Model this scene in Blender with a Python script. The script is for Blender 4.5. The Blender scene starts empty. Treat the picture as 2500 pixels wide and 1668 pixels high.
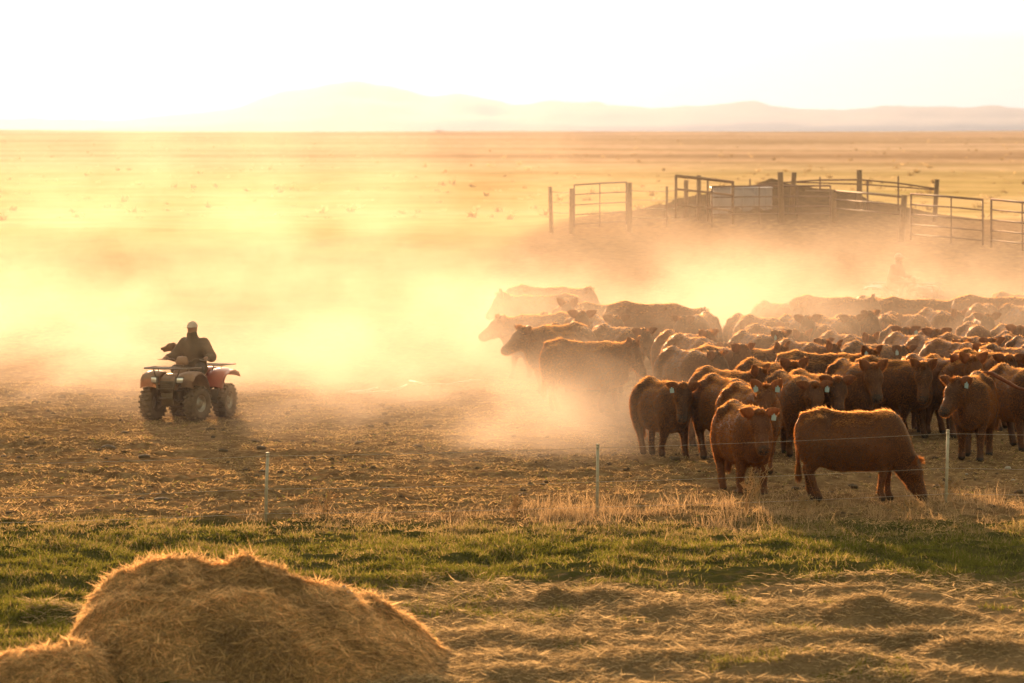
import bpy, math, random
import numpy as np
from mathutils import Vector, Matrix
R = math.radians
rng = np.random.default_rng(7)
random.seed(7)
scene = bpy.context.scene
col = scene.collection

# ------------------------------------------------------------------ camera, world, sun, exposure
F = 11111.0          # focal length in pixels of a 2500 px wide picture (160 mm)
HC = 5.5             # height of the camera above the pen
HZ = 320.0           # row of the horizon
cam = bpy.data.objects.new("camera", bpy.data.cameras.new("camera"))
col.objects.link(cam)
cam.location = (0, 0, HC)
cam.rotation_euler = (R(90), 0, 0)
cam.data.sensor_width = 36
cam.data.lens = 160
cam.data.shift_y = -(834 - HZ) / 2500.0
cam.data.clip_start = 1
cam.data.clip_end = 90000
scene.camera = cam
cam.data.dof.use_dof = True
cam.data.dof.focus_distance = 72
cam.data.dof.aperture_fstop = 3.2

SUN_AZ, SUN_EL = R(-7.2), R(6.0)
sun_dir = Vector((math.sin(SUN_AZ) * math.cos(SUN_EL), math.cos(SUN_AZ) * math.cos(SUN_EL), math.sin(SUN_EL)))
world = bpy.data.worlds.new("World")
scene.world = world
world.use_nodes = True
wn = world.node_tree
bg = wn.nodes["Background"]
sky = wn.nodes.new("ShaderNodeTexSky")
sky.sky_type = 'NISHITA'
sky.sun_disc = False
sky.sun_elevation = SUN_EL
sky.sun_rotation = SUN_AZ
sky.air_density = 1.0
sky.dust_density = 4.0
sky.ozone_density = 1.0
wm = wn.nodes.new("ShaderNodeMixRGB")
wm.blend_type = 'MULTIPLY'
wm.inputs[0].default_value = 1
wm.inputs[2].default_value = (1.0, 0.69, 0.37, 1)
wn.links.new(sky.outputs[0], wm.inputs[1])
# bright veil of evening haze low in the sky, strongest on the sun's side
tcw = wn.nodes.new("ShaderNodeTexCoord"); nrm = wn.nodes.new("ShaderNodeVectorMath"); nrm.operation = 'NORMALIZE'
wn.links.new(tcw.outputs["Generated"], nrm.inputs[0])
dt = wn.nodes.new("ShaderNodeVectorMath"); dt.operation = 'DOT_PRODUCT'; wn.links.new(nrm.outputs[0], dt.inputs[0]); dt.inputs[1].default_value = tuple(sun_dir)
mr = wn.nodes.new("ShaderNodeMapRange"); mr.interpolation_type = 'SMOOTHSTEP'; wn.links.new(dt.outputs["Value"], mr.inputs[0])
mr.inputs[1].default_value = .74; mr.inputs[2].default_value = 1.0; mr.inputs[3].default_value = 0; mr.inputs[4].default_value = 1
vl = wn.nodes.new("ShaderNodeMixRGB"); vl.blend_type = 'MIX'; wn.links.new(mr.outputs[0], vl.inputs[0]); wn.links.new(wm.outputs[0], vl.inputs[1]); vl.inputs[2].default_value = (4.6, 4.5, 4.3, 1)
wn.links.new(vl.outputs[0], bg.inputs[0])
bg.inputs[1].default_value = 0.15

sun = bpy.data.objects.new("sun", bpy.data.lights.new("sun", 'SUN'))
col.objects.link(sun)
sun.data.energy = 5.0
sun.data.angle = R(0.6)
sun.data.color = (1.0, 0.59, 0.265)
sun.rotation_euler = (-sun_dir).to_track_quat('-Z', 'Y').to_euler()
sun.location = (-20, 60, 30)

scene.view_settings.view_transform = 'Standard'
scene.view_settings.look = 'None'
scene.view_settings.exposure = 2.6
scene.view_settings.gamma = 1.0
cy = scene.cycles
cy.use_denoising = True
cy.use_adaptive_sampling = True
cy.adaptive_threshold = 0.02
cy.max_bounces = 5
cy.diffuse_bounces = 2
cy.glossy_bounces = 2
cy.transmission_bounces = 4
cy.volume_bounces = 1
cy.transparent_max_bounces = 8
cy.volume_max_steps = 256
cy.volume_step_rate = 1.0

# ------------------------------------------------------------------ helpers
def P(px, Y):
    return (px - 1250.0) / F * Y
def ZZ(py, Y):
    return HC - (py - HZ) / F * Y

def tag(o, label=None, cat=None, group=None, kind=None):
    if label: o["label"] = label
    if cat: o["category"] = cat
    if group: o["group"] = group
    if kind: o["kind"] = kind
    return o

def empty(name, loc=(0, 0, 0), rz=0):
    o = bpy.data.objects.new(name, None)
    o.empty_display_size = 0.2
    col.objects.link(o)
    o.location = loc
    o.rotation_euler = (0, 0, rz)
    return o

def mesh_data(name, V, faces_list, smooth=True, colattr=None):
    """faces_list: list of int arrays (n,3) or (n,4)"""
    me = bpy.data.meshes.new(name)
    V = np.asarray(V, dtype=np.float32)
    me.vertices.add(len(V))
    me.vertices.foreach_set("co", V.ravel())
    loops = np.concatenate([f.ravel() for f in faces_list]).astype(np.int32)
    sizes = np.concatenate([np.full(len(f), f.shape[1]) for f in faces_list]).astype(np.int32)
    starts = np.concatenate([[0], np.cumsum(sizes)[:-1]]).astype(np.int32)
    me.loops.add(len(loops))
    me.loops.foreach_set("vertex_index", loops)
    me.polygons.add(len(sizes))
    me.polygons.foreach_set("loop_start", starts)
    me.polygons.foreach_set("use_smooth", np.full(len(sizes), smooth, dtype=bool))
    me.update(calc_edges=True)
    if colattr is not None:
        a = me.color_attributes.new("tint", 'FLOAT_COLOR', 'POINT')
        c = np.ones((len(V), 4), dtype=np.float32)
        c[:, :3] = colattr
        a.data.foreach_set("color", c.ravel())
    return me

def link(name, me, mat=None, parent=None, loc=None):
    o = bpy.data.objects.new(name, me)
    col.objects.link(o)
    if mat and not me.materials:
        me.materials.append(mat)
    if parent: o.parent = parent
    if loc: o.location = loc
    return o

class MB:
    """collects simple solids into one mesh"""
    def __init__(s): s.v = []; s.q = []; s.t = []; s.n = 0
    def add(s, V, Q=None, T=None):
        V = np.asarray(V, float)
        if Q is not None and len(Q): s.q.append(np.asarray(Q, int) + s.n)
        if T is not None and len(T): s.t.append(np.asarray(T, int) + s.n)
        s.v.append(V); s.n += len(V)
    def box(s, c, d, rz=0.0, ry=0.0, bev=0.0, top=1.0):
        x, y, z = np.array(d) / 2.0
        b = min(bev, x * .9, y * .9, z * .9)
        if b <= 0:
            pts = np.array([(sx * x * (top if sz > 0 else 1), sy * y * (top if sz > 0 else 1), sz * z) for sz in (-1, 1) for sy in (-1, 1) for sx in (-1, 1)])
            Q = [(0, 2, 3, 1), (4, 5, 7, 6), (0, 1, 5, 4), (2, 6, 7, 3), (0, 4, 6, 2), (1, 3, 7, 5)]
            T = None
        else:
            rings = []
            def ring(ix, iy, zz, k=1.0):
                ix *= k; iy *= k; bb = b * k
                r = []
                for (sx, sy, a0) in ((1, 1, 0), (-1, 1, 90), (-1, -1, 180), (1, -1, 270)):
                    for a in (0, 45, 90):
                        r.append((sx * (ix - bb) + bb * math.cos(R(a0 + a)), sy * (iy - bb) + bb * math.sin(R(a0 + a)), zz))
                return r
            def ring2(off, zz, k):
                r = []
                for (sx, sy, a0) in ((1, 1, 0), (-1, 1, 90), (-1, -1, 180), (1, -1, 270)):
                    for a in (0, 45, 90):
                        r.append(((sx * (x - b) + (b - off) * math.cos(R(a0 + a))) * k, (sy * (y - b) + (b - off) * math.sin(R(a0 + a))) * k, zz))
                return r
            rr = [ring2(b * .98, -z, 1), ring2(b * .3, -z + b * .3, 1), ring2(0, -z + b, 1), ring2(0, z - b, top), ring2(b * .3, z - b * .3, top), ring2(b * .98, z, top)]
            pts = np.array(sum(rr, []) + [(0, 0, -z), (0, 0, z)])
            n = 12; Q = []
            for k in range(5):
                for i in range(n):
                    j = (i + 1) % n
                    Q.append((k * n + i, k * n + j, (k + 1) * n + j, (k + 1) * n + i))
            T = [(72, (i + 1) % n, i) for i in range(n)] + [(73, 60 + i, 60 + (i + 1) % n) for i in range(n)]
        if ry: 
            c_, s_ = math.cos(ry), math.sin(ry)
            pts = pts @ np.array([[c_, 0, -s_], [0, 1, 0], [s_, 0, c_]])
        if rz:
            c_, s_ = math.cos(rz), math.sin(rz)
            pts = pts @ np.array([[c_, s_, 0], [-s_, c_, 0], [0, 0, 1]])
        s.add(pts + np.array(c), Q, T)
    def tube(s, pts, r, n=8, cap=True):
        pts = np.array(pts, float)
        m = len(pts)
        r = np.full(m, r) if np.isscalar(r) else np.array(r, float)
        V = []; Q = []; T = []
        prev = None
        for i in range(m):
            d = pts[min(i + 1, m - 1)] - pts[max(i - 1, 0)]
            d = d / (np.linalg.norm(d) + 1e-9)
            if prev is None:
                a = np.array([0, 0, 1.0]) if abs(d[2]) < .9 else np.array([1.0, 0, 0])
            else: a = prev
            u = a - d * a.dot(d); u /= np.linalg.norm(u) + 1e-9
            w = np.cross(d, u); prev = u
            for k in range(n):
                t = 2 * math.pi * k / n
                V.append(pts[i] + r[i] * (math.cos(t) * u + math.sin(t) * w))
        for i in range(m - 1):
            for k in range(n):
                k2 = (k + 1) % n
                Q.append((i * n + k, i * n + k2, (i + 1) * n + k2, (i + 1) * n + k))
        if cap:
            V.append(pts[0]); V.append(pts[-1])
            for k in range(n):
                k2 = (k + 1) % n
                T.append((m * n, k2, k)); T.append((m * n + 1, (m - 1) * n + k, (m - 1) * n + k2))
        s.add(V, Q, T)
    def lathe(s, prof, n=24, axis='x', c=(0, 0, 0)):
        """prof: list of (along, radius)"""
        V = []; Q = []
        m = len(prof)
        for (a, r) in prof:
            for k in range(n):
                t = 2 * math.pi * k / n
                if axis == 'x': V.append((a, r * math.cos(t), r * math.sin(t)))
                else: V.append((r * math.cos(t), r * math.sin(t), a))
        for i in range(m - 1):
            for k in range(n):
                k2 = (k + 1) % n
                Q.append((i * n + k, i * n + k2, (i + 1) * n + k2, (i + 1) * n + k))
        s.add(np.array(V) + np.array(c), Q)
    def ell(s, c, rad, n=12, m=8, M=None):
        V = []; Q = []
        for i in range(m + 1):
            ph = math.pi * i / m
            for k in range(n):
                t = 2 * math.pi * k / n
                V.append((rad[0] * math.sin(ph) * math.cos(t), rad[1] * math.sin(ph) * math.sin(t), rad[2] * math.cos(ph)))
        for i in range(m):
            for k in range(n):
                k2 = (k + 1) % n
                Q.append((i * n + k, (i + 1) * n + k, (i + 1) * n + k2, i * n + k2))
        V = np.array(V)
        if M is not None: V = V @ np.array(M).T
        s.add(V + np.array(c), Q)
    def arrays(s):
        fl = []
        if s.q: fl.append(np.concatenate(s.q))
        if s.t: fl.append(np.concatenate(s.t))
        return np.concatenate(s.v), fl
    def build(s, name, mat, parent=None, smooth=True, loc=None, auto=None):
        V, fl = s.arrays()
        me = mesh_data(name, V, fl, smooth)
        if smooth and auto:
            try: me.set_sharp_from_angle(angle=R(auto))
            except Exception: pass
        return link(name, me, mat, parent, loc)

# value noise ------------------------------------------------------
_perm = rng.random((256, 256)).astype(np.float32)
def vnoise(x, y, seed=0):
    x = x + seed * 17.13; y = y + seed * 9.71
    xi = np.floor(x).astype(int); yi = np.floor(y).astype(int)
    fx = x - xi; fy = y - yi
    fx = fx * fx * (3 - 2 * fx); fy = fy * fy * (3 - 2 * fy)
    a = _perm[xi & 255, yi & 255]; b = _perm[(xi + 1) & 255, yi & 255]
    c = _perm[xi & 255, (yi + 1) & 255]; d = _perm[(xi + 1) & 255, (yi + 1) & 255]
    return (a * (1 - fx) + b * fx) * (1 - fy) + (c * (1 - fx) + d * fx) * fy - .5
def fbm(x, y, oct=4, seed=0, g=.5):
    s = 0; a = 1.0
    for o in range(oct):
        s = s + a * vnoise(x * 2 ** o, y * 2 ** o, seed + o * 3)
        a *= g
    return s
def sstep(a, b, x):
    t = np.clip((x - a) / (b - a), 0, 1)
    return t * t * (3 - 2 * t)

# materials ---------------------------------------------------------
def new_mat(name):
    m = bpy.data.materials.new(name); m.use_nodes = True
    return m, m.node_tree, m.node_tree.nodes["Principled BSDF"]
def N(nt, t, **kw):
    n = nt.nodes.new(t)
    for k, v in kw.items(): setattr(n, k, v)
    return n
def ramp(nt, src, stops):
    r = N(nt, "ShaderNodeValToRGB")
    while len(r.color_ramp.elements) < len(stops): r.color_ramp.elements.new(.5)
    for e, (p, c) in zip(r.color_ramp.elements, stops):
        e.position = p; e.color = (*c, 1)
    nt.links.new(src, r.inputs[0])
    return r.outputs[0]
def noise(nt, scale, detail=4, rough=.55, vec=None, kind='Object'):
    n = N(nt, "ShaderNodeTexNoise")
    n.inputs["Scale"].default_value = scale
    n.inputs["Detail"].default_value = detail
    n.inputs["Roughness"].default_value = rough
    if vec is None:
        tc = N(nt, "ShaderNodeTexCoord"); vec = tc.outputs[kind]
    nt.links.new(vec, n.inputs["Vector"])
    return n.outputs["Fac"]
def simple(name, c1, c2=None, rough=.7, scale=8, metal=0, bump=0, bscale=60):
    m, nt, b = new_mat(name)
    c2 = c2 or tuple(x * .7 for x in c1)
    nt.links.new(ramp(nt, noise(nt, scale), [(.3, c1), (.7, c2)]), b.inputs["Base Color"])
    b.inputs["Roughness"].default_value = rough
    b.inputs["Metallic"].default_value = metal
    if bump:
        bp = N(nt, "ShaderNodeBump"); bp.inputs["Strength"].default_value = bump
        nt.links.new(noise(nt, bscale), bp.inputs["Height"])
        nt.links.new(bp.outputs[0], b.inputs["Normal"])
    return m
def leafy(name, stops, trans=.5, scale=1.5, attr=False, tcol=None):
    """thin fibres: diffuse on this side, light through from the other"""
    m = bpy.data.materials.new(name); m.use_nodes = True
    nt = m.node_tree; nt.nodes.remove(nt.nodes["Principled BSDF"])
    out = nt.nodes["Material Output"]
    d = N(nt, "ShaderNodeBsdfDiffuse"); t = N(nt, "ShaderNodeBsdfTranslucent"); g = N(nt, "ShaderNodeBsdfGlossy")
    g.inputs["Roughness"].default_value = .45
    mx = N(nt, "ShaderNodeMixShader"); mx.inputs[0].default_value = trans
    m2 = N(nt, "ShaderNodeMixShader"); m2.inputs[0].default_value = .08
    a = N(nt, "ShaderNodeAttribute"); a.attribute_name = "tint"
    if attr: c = a.outputs["Color"]
    else: c = ramp(nt, noise(nt, scale, 3), stops)
    nt.links.new(c, d.inputs[0]); nt.links.new(c, t.inputs[0]); nt.links.new(c, g.inputs[0])
    nt.links.new(d.outputs[0], mx.inputs[1]); nt.links.new(t.outputs[0], mx.inputs[2])
    nt.links.new(mx.outputs[0], m2.inputs[1]); nt.links.new(g.outputs[0], m2.inputs[2])
    nt.links.new(m2.outputs[0], out.inputs["Surface"])
    return m

# ------------------------------------------------------------------ the lie of the land
WINDROWS = [  # px, py, half length px, half depth m, height m, tilt
    (1420, 1462, 210, .55, .20, 0), (1700, 1475, 120, .5, .08, 0), (1250, 1560, 130, .5, .10, 0), (1560, 1560, 150, .5, .10, .1),
    (2100, 1500, 100, .5, .24, 0), (2270, 1512, 120, .5, .20, 0), (2210, 1560, 230, .6, .26, -.05), (2390, 1590, 130, .6, .22, 0),
    (1620, 1600, 170, .35, .15, 0), (2050, 1625, 150, .3, .15, 0), (1330, 1640, 140, .4, .10, 0), (1850, 1560, 120, .4, .1, 0),
    (2120, 1415, 170, .5, .07, 0), (1840, 1660, 150, .3, .12, 0), (2330, 1655, 160, .3, .16, 0), (130, 1490, 100, .6, .08, 0)]
def windrow(x, y):
    h = 0
    for (px, py, hl, hd, hh, tl) in WINDROWS:
        Y = F * HC / (py + 8 - HZ); X = P(px, Y); L = hl / F * Y
        dx = x - X; dy = y - Y - tl * dx
        h = h + .55 * hh * np.exp(-(dx / L) ** 2 * .9 - (dy / hd) ** 2 * 2)
    return h
MOUND_X, MOUND_Y = P(1905, 168), 168.0
def terrain(x, y, fine=True):
    z = 2.0 * sstep(128, 156, y + 3 * vnoise(x / 9, y / 30, 5)) + 3.35 * sstep(250, 3200, y) ** .55 * 1.0
    far = sstep(160, 400, y)
    z = z + far * (fbm(x / 240, 5 * np.log(np.maximum(y, 50)), 2, 21) * 1.1 * sstep(200, 2500, y)) + sstep(1500, 3000, y) * 1.7 * vnoise(x / 190, y / 900, 9)
    z = z - 60 * sstep(3300, 9000, y)
    # earth mound among the pens
    dx = x - MOUND_X
    w = np.where(dx < 0, 4.4, 4.3)
    m = 1.35 * np.exp(-np.abs(dx / w) ** 1.5) + .9 * np.exp(-((dx + .5) / 6.2) ** 2)
    z = z + m * .72 * np.exp(-((y - MOUND_Y) / 8.0) ** 2) * (1 + .25 * fbm(x / .8, y / 2, 3, 2))
    if fine:
        near = 1 - sstep(125, 175, y)
        pen = sstep(63.0, 65.5, y + 1.2 * vnoise(x / 2.2, y / 2, 31))
        z = z + .10 * fbm(x / 5, y / 5, 2, 40) * near
        b = fbm(x / .75, y / .75, 5, 50, .64) * (.35 + 1.1 * sstep(-.25, .3, fbm(x / 3.5, y / 2.5, 2, 55)))
        z = z + pen * near * (.085 * b + .035 * np.abs(fbm(x / .22, y / .3, 3, 60)) )
        z = z + (1 - pen) * (.13 * fbm(x / .6, y / .7, 4, 70) + .02 * fbm(x / .12, y / .12, 2, 75))
        wr = windrow(x, y)
        z = z + wr * (1 + .5 * fbm(x / .3, y / .3, 3, 80))
    return z
def tz(x, y):
    return float(terrain(np.array([float(x)]), np.array([float(y)]))[0])

# rows follow the distance: close together near the pens, wide apart at the horizon
rows = [-120., -60, -20, 10, 25, 34, 38]
y = 40.0
while y < 3600:
    rows.append(y); y += max(.055, y * y * (1.15 if y < 130 else 1.6) / (F * HC))
rows += [4200, 5500, 8000, 12000, 20000, 34000]
rows = np.array(rows)
u = np.concatenate([-np.geomspace(1.5, 40, 16)[::-1], np.linspace(-1.42, 1.42, 620), np.geomspace(1.5, 40, 16)])
hw = .1125 * np.maximum(rows, 42)
GX = u[None, :] * hw[:, None]; GY = np.repeat(rows[:, None], len(u), 1)
GZ = terrain(GX, GY)
nr, nc = GX.shape
idx = np.arange(nr * nc).reshape(nr, nc)
Q = np.stack([idx[:-1, :-1], idx[:-1, 1:], idx[1:, 1:], idx[1:, :-1]], -1).reshape(-1, 4)
gm, nt, b = new_mat("ground_soil")
geo = N(nt, "ShaderNodeNewGeometry"); pos = geo.outputs["Position"]
sep = N(nt, "ShaderNodeSeparateXYZ"); nt.links.new(pos, sep.inputs[0])
def mathn(nt, op, a, bb=None, c=None, clamp=False):
    n = N(nt, "ShaderNodeMath", operation=op); n.use_clamp = clamp
    for i, v in enumerate((a, bb, c)):
        if v is None: continue
        if isinstance(v, (int, float)): n.inputs[i].default_value = v
        else: nt.links.new(v, n.inputs[i])
    return n.outputs[0]
def mapr(nt, v, a, b_, c=0, d=1, smooth=True):
    n = N(nt, "ShaderNodeMapRange")
    if smooth: n.interpolation_type = 'SMOOTHSTEP'
    nt.links.new(v, n.inputs[0])
    for i, q in enumerate((a, b_, c, d)): n.inputs[i + 1].default_value = q
    return n.outputs[0]
def mixc(nt, f, a, b_):
    n = N(nt, "ShaderNodeMixRGB")
    for i, v in enumerate((f, a, b_)):
        if isinstance(v, tuple): n.inputs[i].default_value = (*v, 1)
        elif isinstance(v, (int, float)): n.inputs[i].default_value = v
        else: nt.links.new(v, n.inputs[i])
    return n.outputs[0]
n_big = noise(nt, .6, 3, .6, pos); n_mid = noise(nt, 4, 5, .65, pos); n_fine = noise(nt, 30, 4, .7, pos)
soil = ramp(nt, n_mid, [(.3, (.10, .055, .028)), (.5, (.19, .115, .058)), (.72, (.33, .22, .11))])
turf = ramp(nt, n_mid, [(.3, (.035, .035, .012)), (.55, (.07, .065, .02)), (.75, (.12, .09, .035))])
strw = ramp(nt, n_fine, [(.3, (.12, .075, .04)), (.7, (.28, .19, .10))])
ny = mathn(nt, 'ADD', sep.outputs[1], mathn(nt, 'MULTIPLY', n_big, 5.0))
c1 = mixc(nt, mapr(nt, ny, 65.6, 68.2), turf, soil)
nyl = mathn(nt, 'ADD', mathn(nt, 'ADD', ny, mathn(nt, 'MULTIPLY', mathn(nt, 'SUBTRACT', n_mid, .5), 9.0)), mapr(nt, sep.outputs[0], -3.0, -4.2, 0.0, 40.0))
c0 = mixc(nt, mapr(nt, nyl, 56.0, 59.0), strw, c1)
# prairie beyond the pens: long strips of dry and greener grass
lny = mathn(nt, 'LOGARITHM', mathn(nt, 'MAXIMUM', sep.outputs[1], 10.0), math.e)
def strips(sx, sy, det):
    cb = N(nt, "ShaderNodeCombineXYZ"); nt.links.new(mathn(nt, 'MULTIPLY', sep.outputs[0], sx), cb.inputs[0]); nt.links.new(mathn(nt, 'MULTIPLY', lny, sy), cb.inputs[1])
    return noise(nt, 1.0, det, .6, cb.outputs[0])
strip = strips(.0028, 2.6, 2)
strip2 = strips(.03, 6.0, 2)
speck = strips(.35, 34.0, 2)
far_c = ramp(nt, strip, [(.34, (.36, .24, .15)), (.45, (.62, .43, .30)), (.53, (.42, .29, .18)), (.60, (.68, .49, .36)), (.7, (.46, .32, .22))])
mid_c = ramp(nt, strip2, [(.35, (.40, .31, .12)), (.5, (.54, .40, .18)), (.65, (.62, .45, .24))])
fc = mixc(nt, mapr(nt, sep.outputs[1], 260, 520), mid_c, far_c)
fs = N(nt, 'ShaderNodeMixRGB', blend_type='MULTIPLY'); fs.inputs[0].default_value = 1; nt.links.new(fc, fs.inputs[1]); nt.links.new(ramp(nt, speck, [(.35, (.86, .84, .80)), (.65, (1.1, 1.1, 1.1))]), fs.inputs[2]); fc = fs.outputs[0]
edge = mathn(nt, 'ADD', sep.outputs[1], mapr(nt, sep.outputs[0], 4.0, -3.0, 0.0, 46.0))
c2 = mixc(nt, mapr(nt, mathn(nt, 'ADD', edge, mathn(nt, 'MULTIPLY', n_big, 8.0)), 174, 190), c0, fc)
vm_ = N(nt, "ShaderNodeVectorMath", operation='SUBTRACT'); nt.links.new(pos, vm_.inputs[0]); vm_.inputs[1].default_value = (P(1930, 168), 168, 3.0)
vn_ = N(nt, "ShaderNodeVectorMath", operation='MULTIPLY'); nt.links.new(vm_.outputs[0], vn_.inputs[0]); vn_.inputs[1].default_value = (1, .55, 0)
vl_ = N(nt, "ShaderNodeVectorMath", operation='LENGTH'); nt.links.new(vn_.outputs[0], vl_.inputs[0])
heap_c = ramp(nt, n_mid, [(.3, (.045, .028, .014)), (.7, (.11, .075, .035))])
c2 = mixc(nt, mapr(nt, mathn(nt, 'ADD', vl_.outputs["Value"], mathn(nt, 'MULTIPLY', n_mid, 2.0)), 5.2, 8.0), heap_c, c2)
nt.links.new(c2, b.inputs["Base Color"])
b.inputs["Roughness"].default_value = .95
b.inputs["Specular IOR Level"].default_value = 0.0
bp = N(nt, "ShaderNodeBump"); bp.inputs["Strength"].default_value = .6; bp.inputs["Distance"].default_value = .03
nt.links.new(n_fine, bp.inputs["Height"]); nt.links.new(bp.outputs[0], b.inputs["Normal"])
ground = link("ground", mesh_data("ground", np.stack([GX, GY, GZ], -1).reshape(-1, 3), [Q]), gm)
tag(ground, kind="structure", label="trampled pen soil, green verge and dry prairie running to the horizon")

# mountains
MP = [(-3500, 300), (-1500, 262), (-600, 290), (0, 285), (300, 292), (480, 270), (560, 262), (700, 216), (780, 205), (860, 192), (930, 200), (1000, 216), (1060, 232), (1110, 223), (1180, 232),
      (1250, 253), (1300, 250), (1340, 238), (1390, 247), (1460, 247), (1590, 262), (1700, 253), (1780, 248), (1830, 239), (1900, 257), (2000, 261), (2100, 262),
      (2180, 254), (2300, 257), (2430, 254), (2500, 262), (3000, 240), (4000, 270), (6000, 250)]
mx_ = np.linspace(-3400, 5900, 500)
prof = np.interp(mx_, [p[0] for p in MP], [320 - p[1] for p in MP])
YM = 21000.0
t = np.linspace(0, 1, 24)
MXg, T = np.meshgrid(mx_, t, indexing='ij')
dep = (T - .5) * 6000
shape = np.clip(1 - np.abs(T - .5) * 2, 0, 1)
hgt = (prof[:, None] / F * YM) * (shape ** .8) * (1 + .5 * (1 - shape) * fbm(MXg / 90, T * 9, 4, 90)) + (1 - np.abs(T - .5) * 2) * fbm(MXg / 30, T * 6, 3, 95) * 14
hgt = np.where(T == 0, -90, np.where(T == 1, -90, hgt))
V = np.stack([(MXg - 1250) / F * YM, YM + dep, hgt], -1).reshape(-1, 3)
idx = np.arange(V.shape[0]).reshape(MXg.shape)
Q = np.stack([idx[:-1, :-1], idx[1:, :-1], idx[1:, 1:], idx[:-1, 1:]], -1).reshape(-1, 4)
mt = simple("mountain_rock", (.16, .15, .13), (.24, .21, .17), .95, .002)
tag(link("mountains", mesh_data("mountains", V, [Q]), mt), kind="structure", label="low pale mountain range fading in the bright haze")

# air ---------------------------------------------------------------
hz = MB(); hz.box((0, 11900, 210), (60000, 25200, 560))
hm = bpy.data.materials.new("haze_air"); hm.use_nodes = True
nt = hm.node_tree; nt.nodes.remove(nt.nodes["Principled BSDF"])
pv = N(nt, "ShaderNodeVolumePrincipled")
pv.inputs["Density"].default_value = 1.0e-4
pv.inputs["Anisotropy"].default_value = .7
pv.inputs["Color"].default_value = (.048, .063, .108, 1)
nt.links.new(pv.outputs[0], nt.nodes["Material Output"].inputs["Volume"])
tag(hz.build("haze", hm, smooth=False), kind="stuff", label="pale warm evening haze over the plain")

# dust ---------------------------------------------------------------
def dust_cloud():
    d = MB(); d.box((0, 141, 4.4), (76, 138, 9.6))
    m = bpy.data.materials.new("dust_air"); m.use_nodes = True
    nt = m.node_tree; nt.nodes.remove(nt.nodes["Principled BSDF"])
    geo = N(nt, "ShaderNodeNewGeometry"); pos = geo.outputs["Position"]
    # slow swirl of the position so that the puffs have ragged borders
    sc = N(nt, "ShaderNodeMapping"); sc.inputs["Scale"].default_value = (.30, .10, .42); nt.links.new(pos, sc.inputs[0])
    nz = N(nt, "ShaderNodeTexNoise"); nz.inputs["Scale"].default_value = 1; nz.inputs["Detail"].default_value = 3; nz.inputs["Roughness"].default_value = .6
    nt.links.new(sc.outputs[0], nz.inputs[0])
    total = None
    PUFFS = [  # centre x, y, z ; radii ; strength
        (-13, 138, 1.8, 11, 30, 5.0, .36),
        (-4.5, 142, 1.8, 7, 24, 4.2, .20),
        (-10, 105, .0, 8.5, 13, 2.1, 2.3),
        (-1.6, 91, -.2, 3.2, 7.5, 1.3, 5.5),
        (.7, 83, -.2, 2.5, 5.5, 1.0, 12.0),
        (3.5, 105, .2, 6, 13, 1.9, 2.0),
        (1.0, 140, .6, 9, 20, 2.6, .32),
        (12, 112, .2, 9, 15, 2.0, 2.3),
        (17, 148, .8, 9, 18, 1.7, .5),
        (8, 92, .1, 6, 6.5, 1.4, 1.6),
        (10.5, 125, .9, 3.2, 5, 1.5, .9),
        (-5.5, 95, -.3, 4.0, 5, 1.2, 4.0),
        (-11, 96, -.3, 4.0, 5.5, 1.2, 4.0),
        (0, 108, -.2, 26, 24, 1.2, .20),
    ]
    for (cx, cy_, cz, rx, ry, rz, k) in PUFFS:
        v1 = N(nt, "ShaderNodeVectorMath", operation='SUBTRACT'); nt.links.new(pos, v1.inputs[0]); v1.inputs[1].default_value = (cx, cy_, cz)
        v2 = N(nt, "ShaderNodeVectorMath", operation='DIVIDE'); nt.links.new(v1.outputs[0], v2.inputs[0]); v2.inputs[1].default_value = (rx, ry, rz)
        v3 = N(nt, "ShaderNodeVectorMath", operation='DOT_PRODUCT'); nt.links.new(v2.outputs[0], v3.inputs[0]); nt.links.new(v2.outputs[0], v3.inputs[1])
        e = mathn(nt, 'EXPONENT', mathn(nt, 'MULTIPLY', v3.outputs["Value"], -1.0))
        e = mathn(nt, 'MULTIPLY', e, k)
        total = e if total is None else mathn(nt, 'ADD', total, e)
    # noise erodes the thin parts first
    w = mathn(nt, 'SUBTRACT', mathn(nt, 'MULTIPLY', nz.outputs[0], 8.0), 3.1, clamp=False)
    w = mathn(nt, 'MAXIMUM', w, 0.25)
    dens = mathn(nt, 'MULTIPLY', mathn(nt, 'MULTIPLY', total, w), DUST)
    pv = N(nt, "ShaderNodeVolumePrincipled")
    pv.inputs["Color"].default_value = (.184, .164, .158, 1)
    pv.inputs["Anisotropy"].default_value = .7
    nt.links.new(dens, pv.inputs["Density"])
    nt.links.new(pv.outputs[0], nt.nodes["Material Output"].inputs["Volume"])
    m.cycles.volume_step_rate = .8
    tag(d.build("dust_cloud", m, smooth=False), kind="stuff", label="golden dust kicked up behind the quad bike and the herd")
DUST = .0155
dust_cloud()
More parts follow.
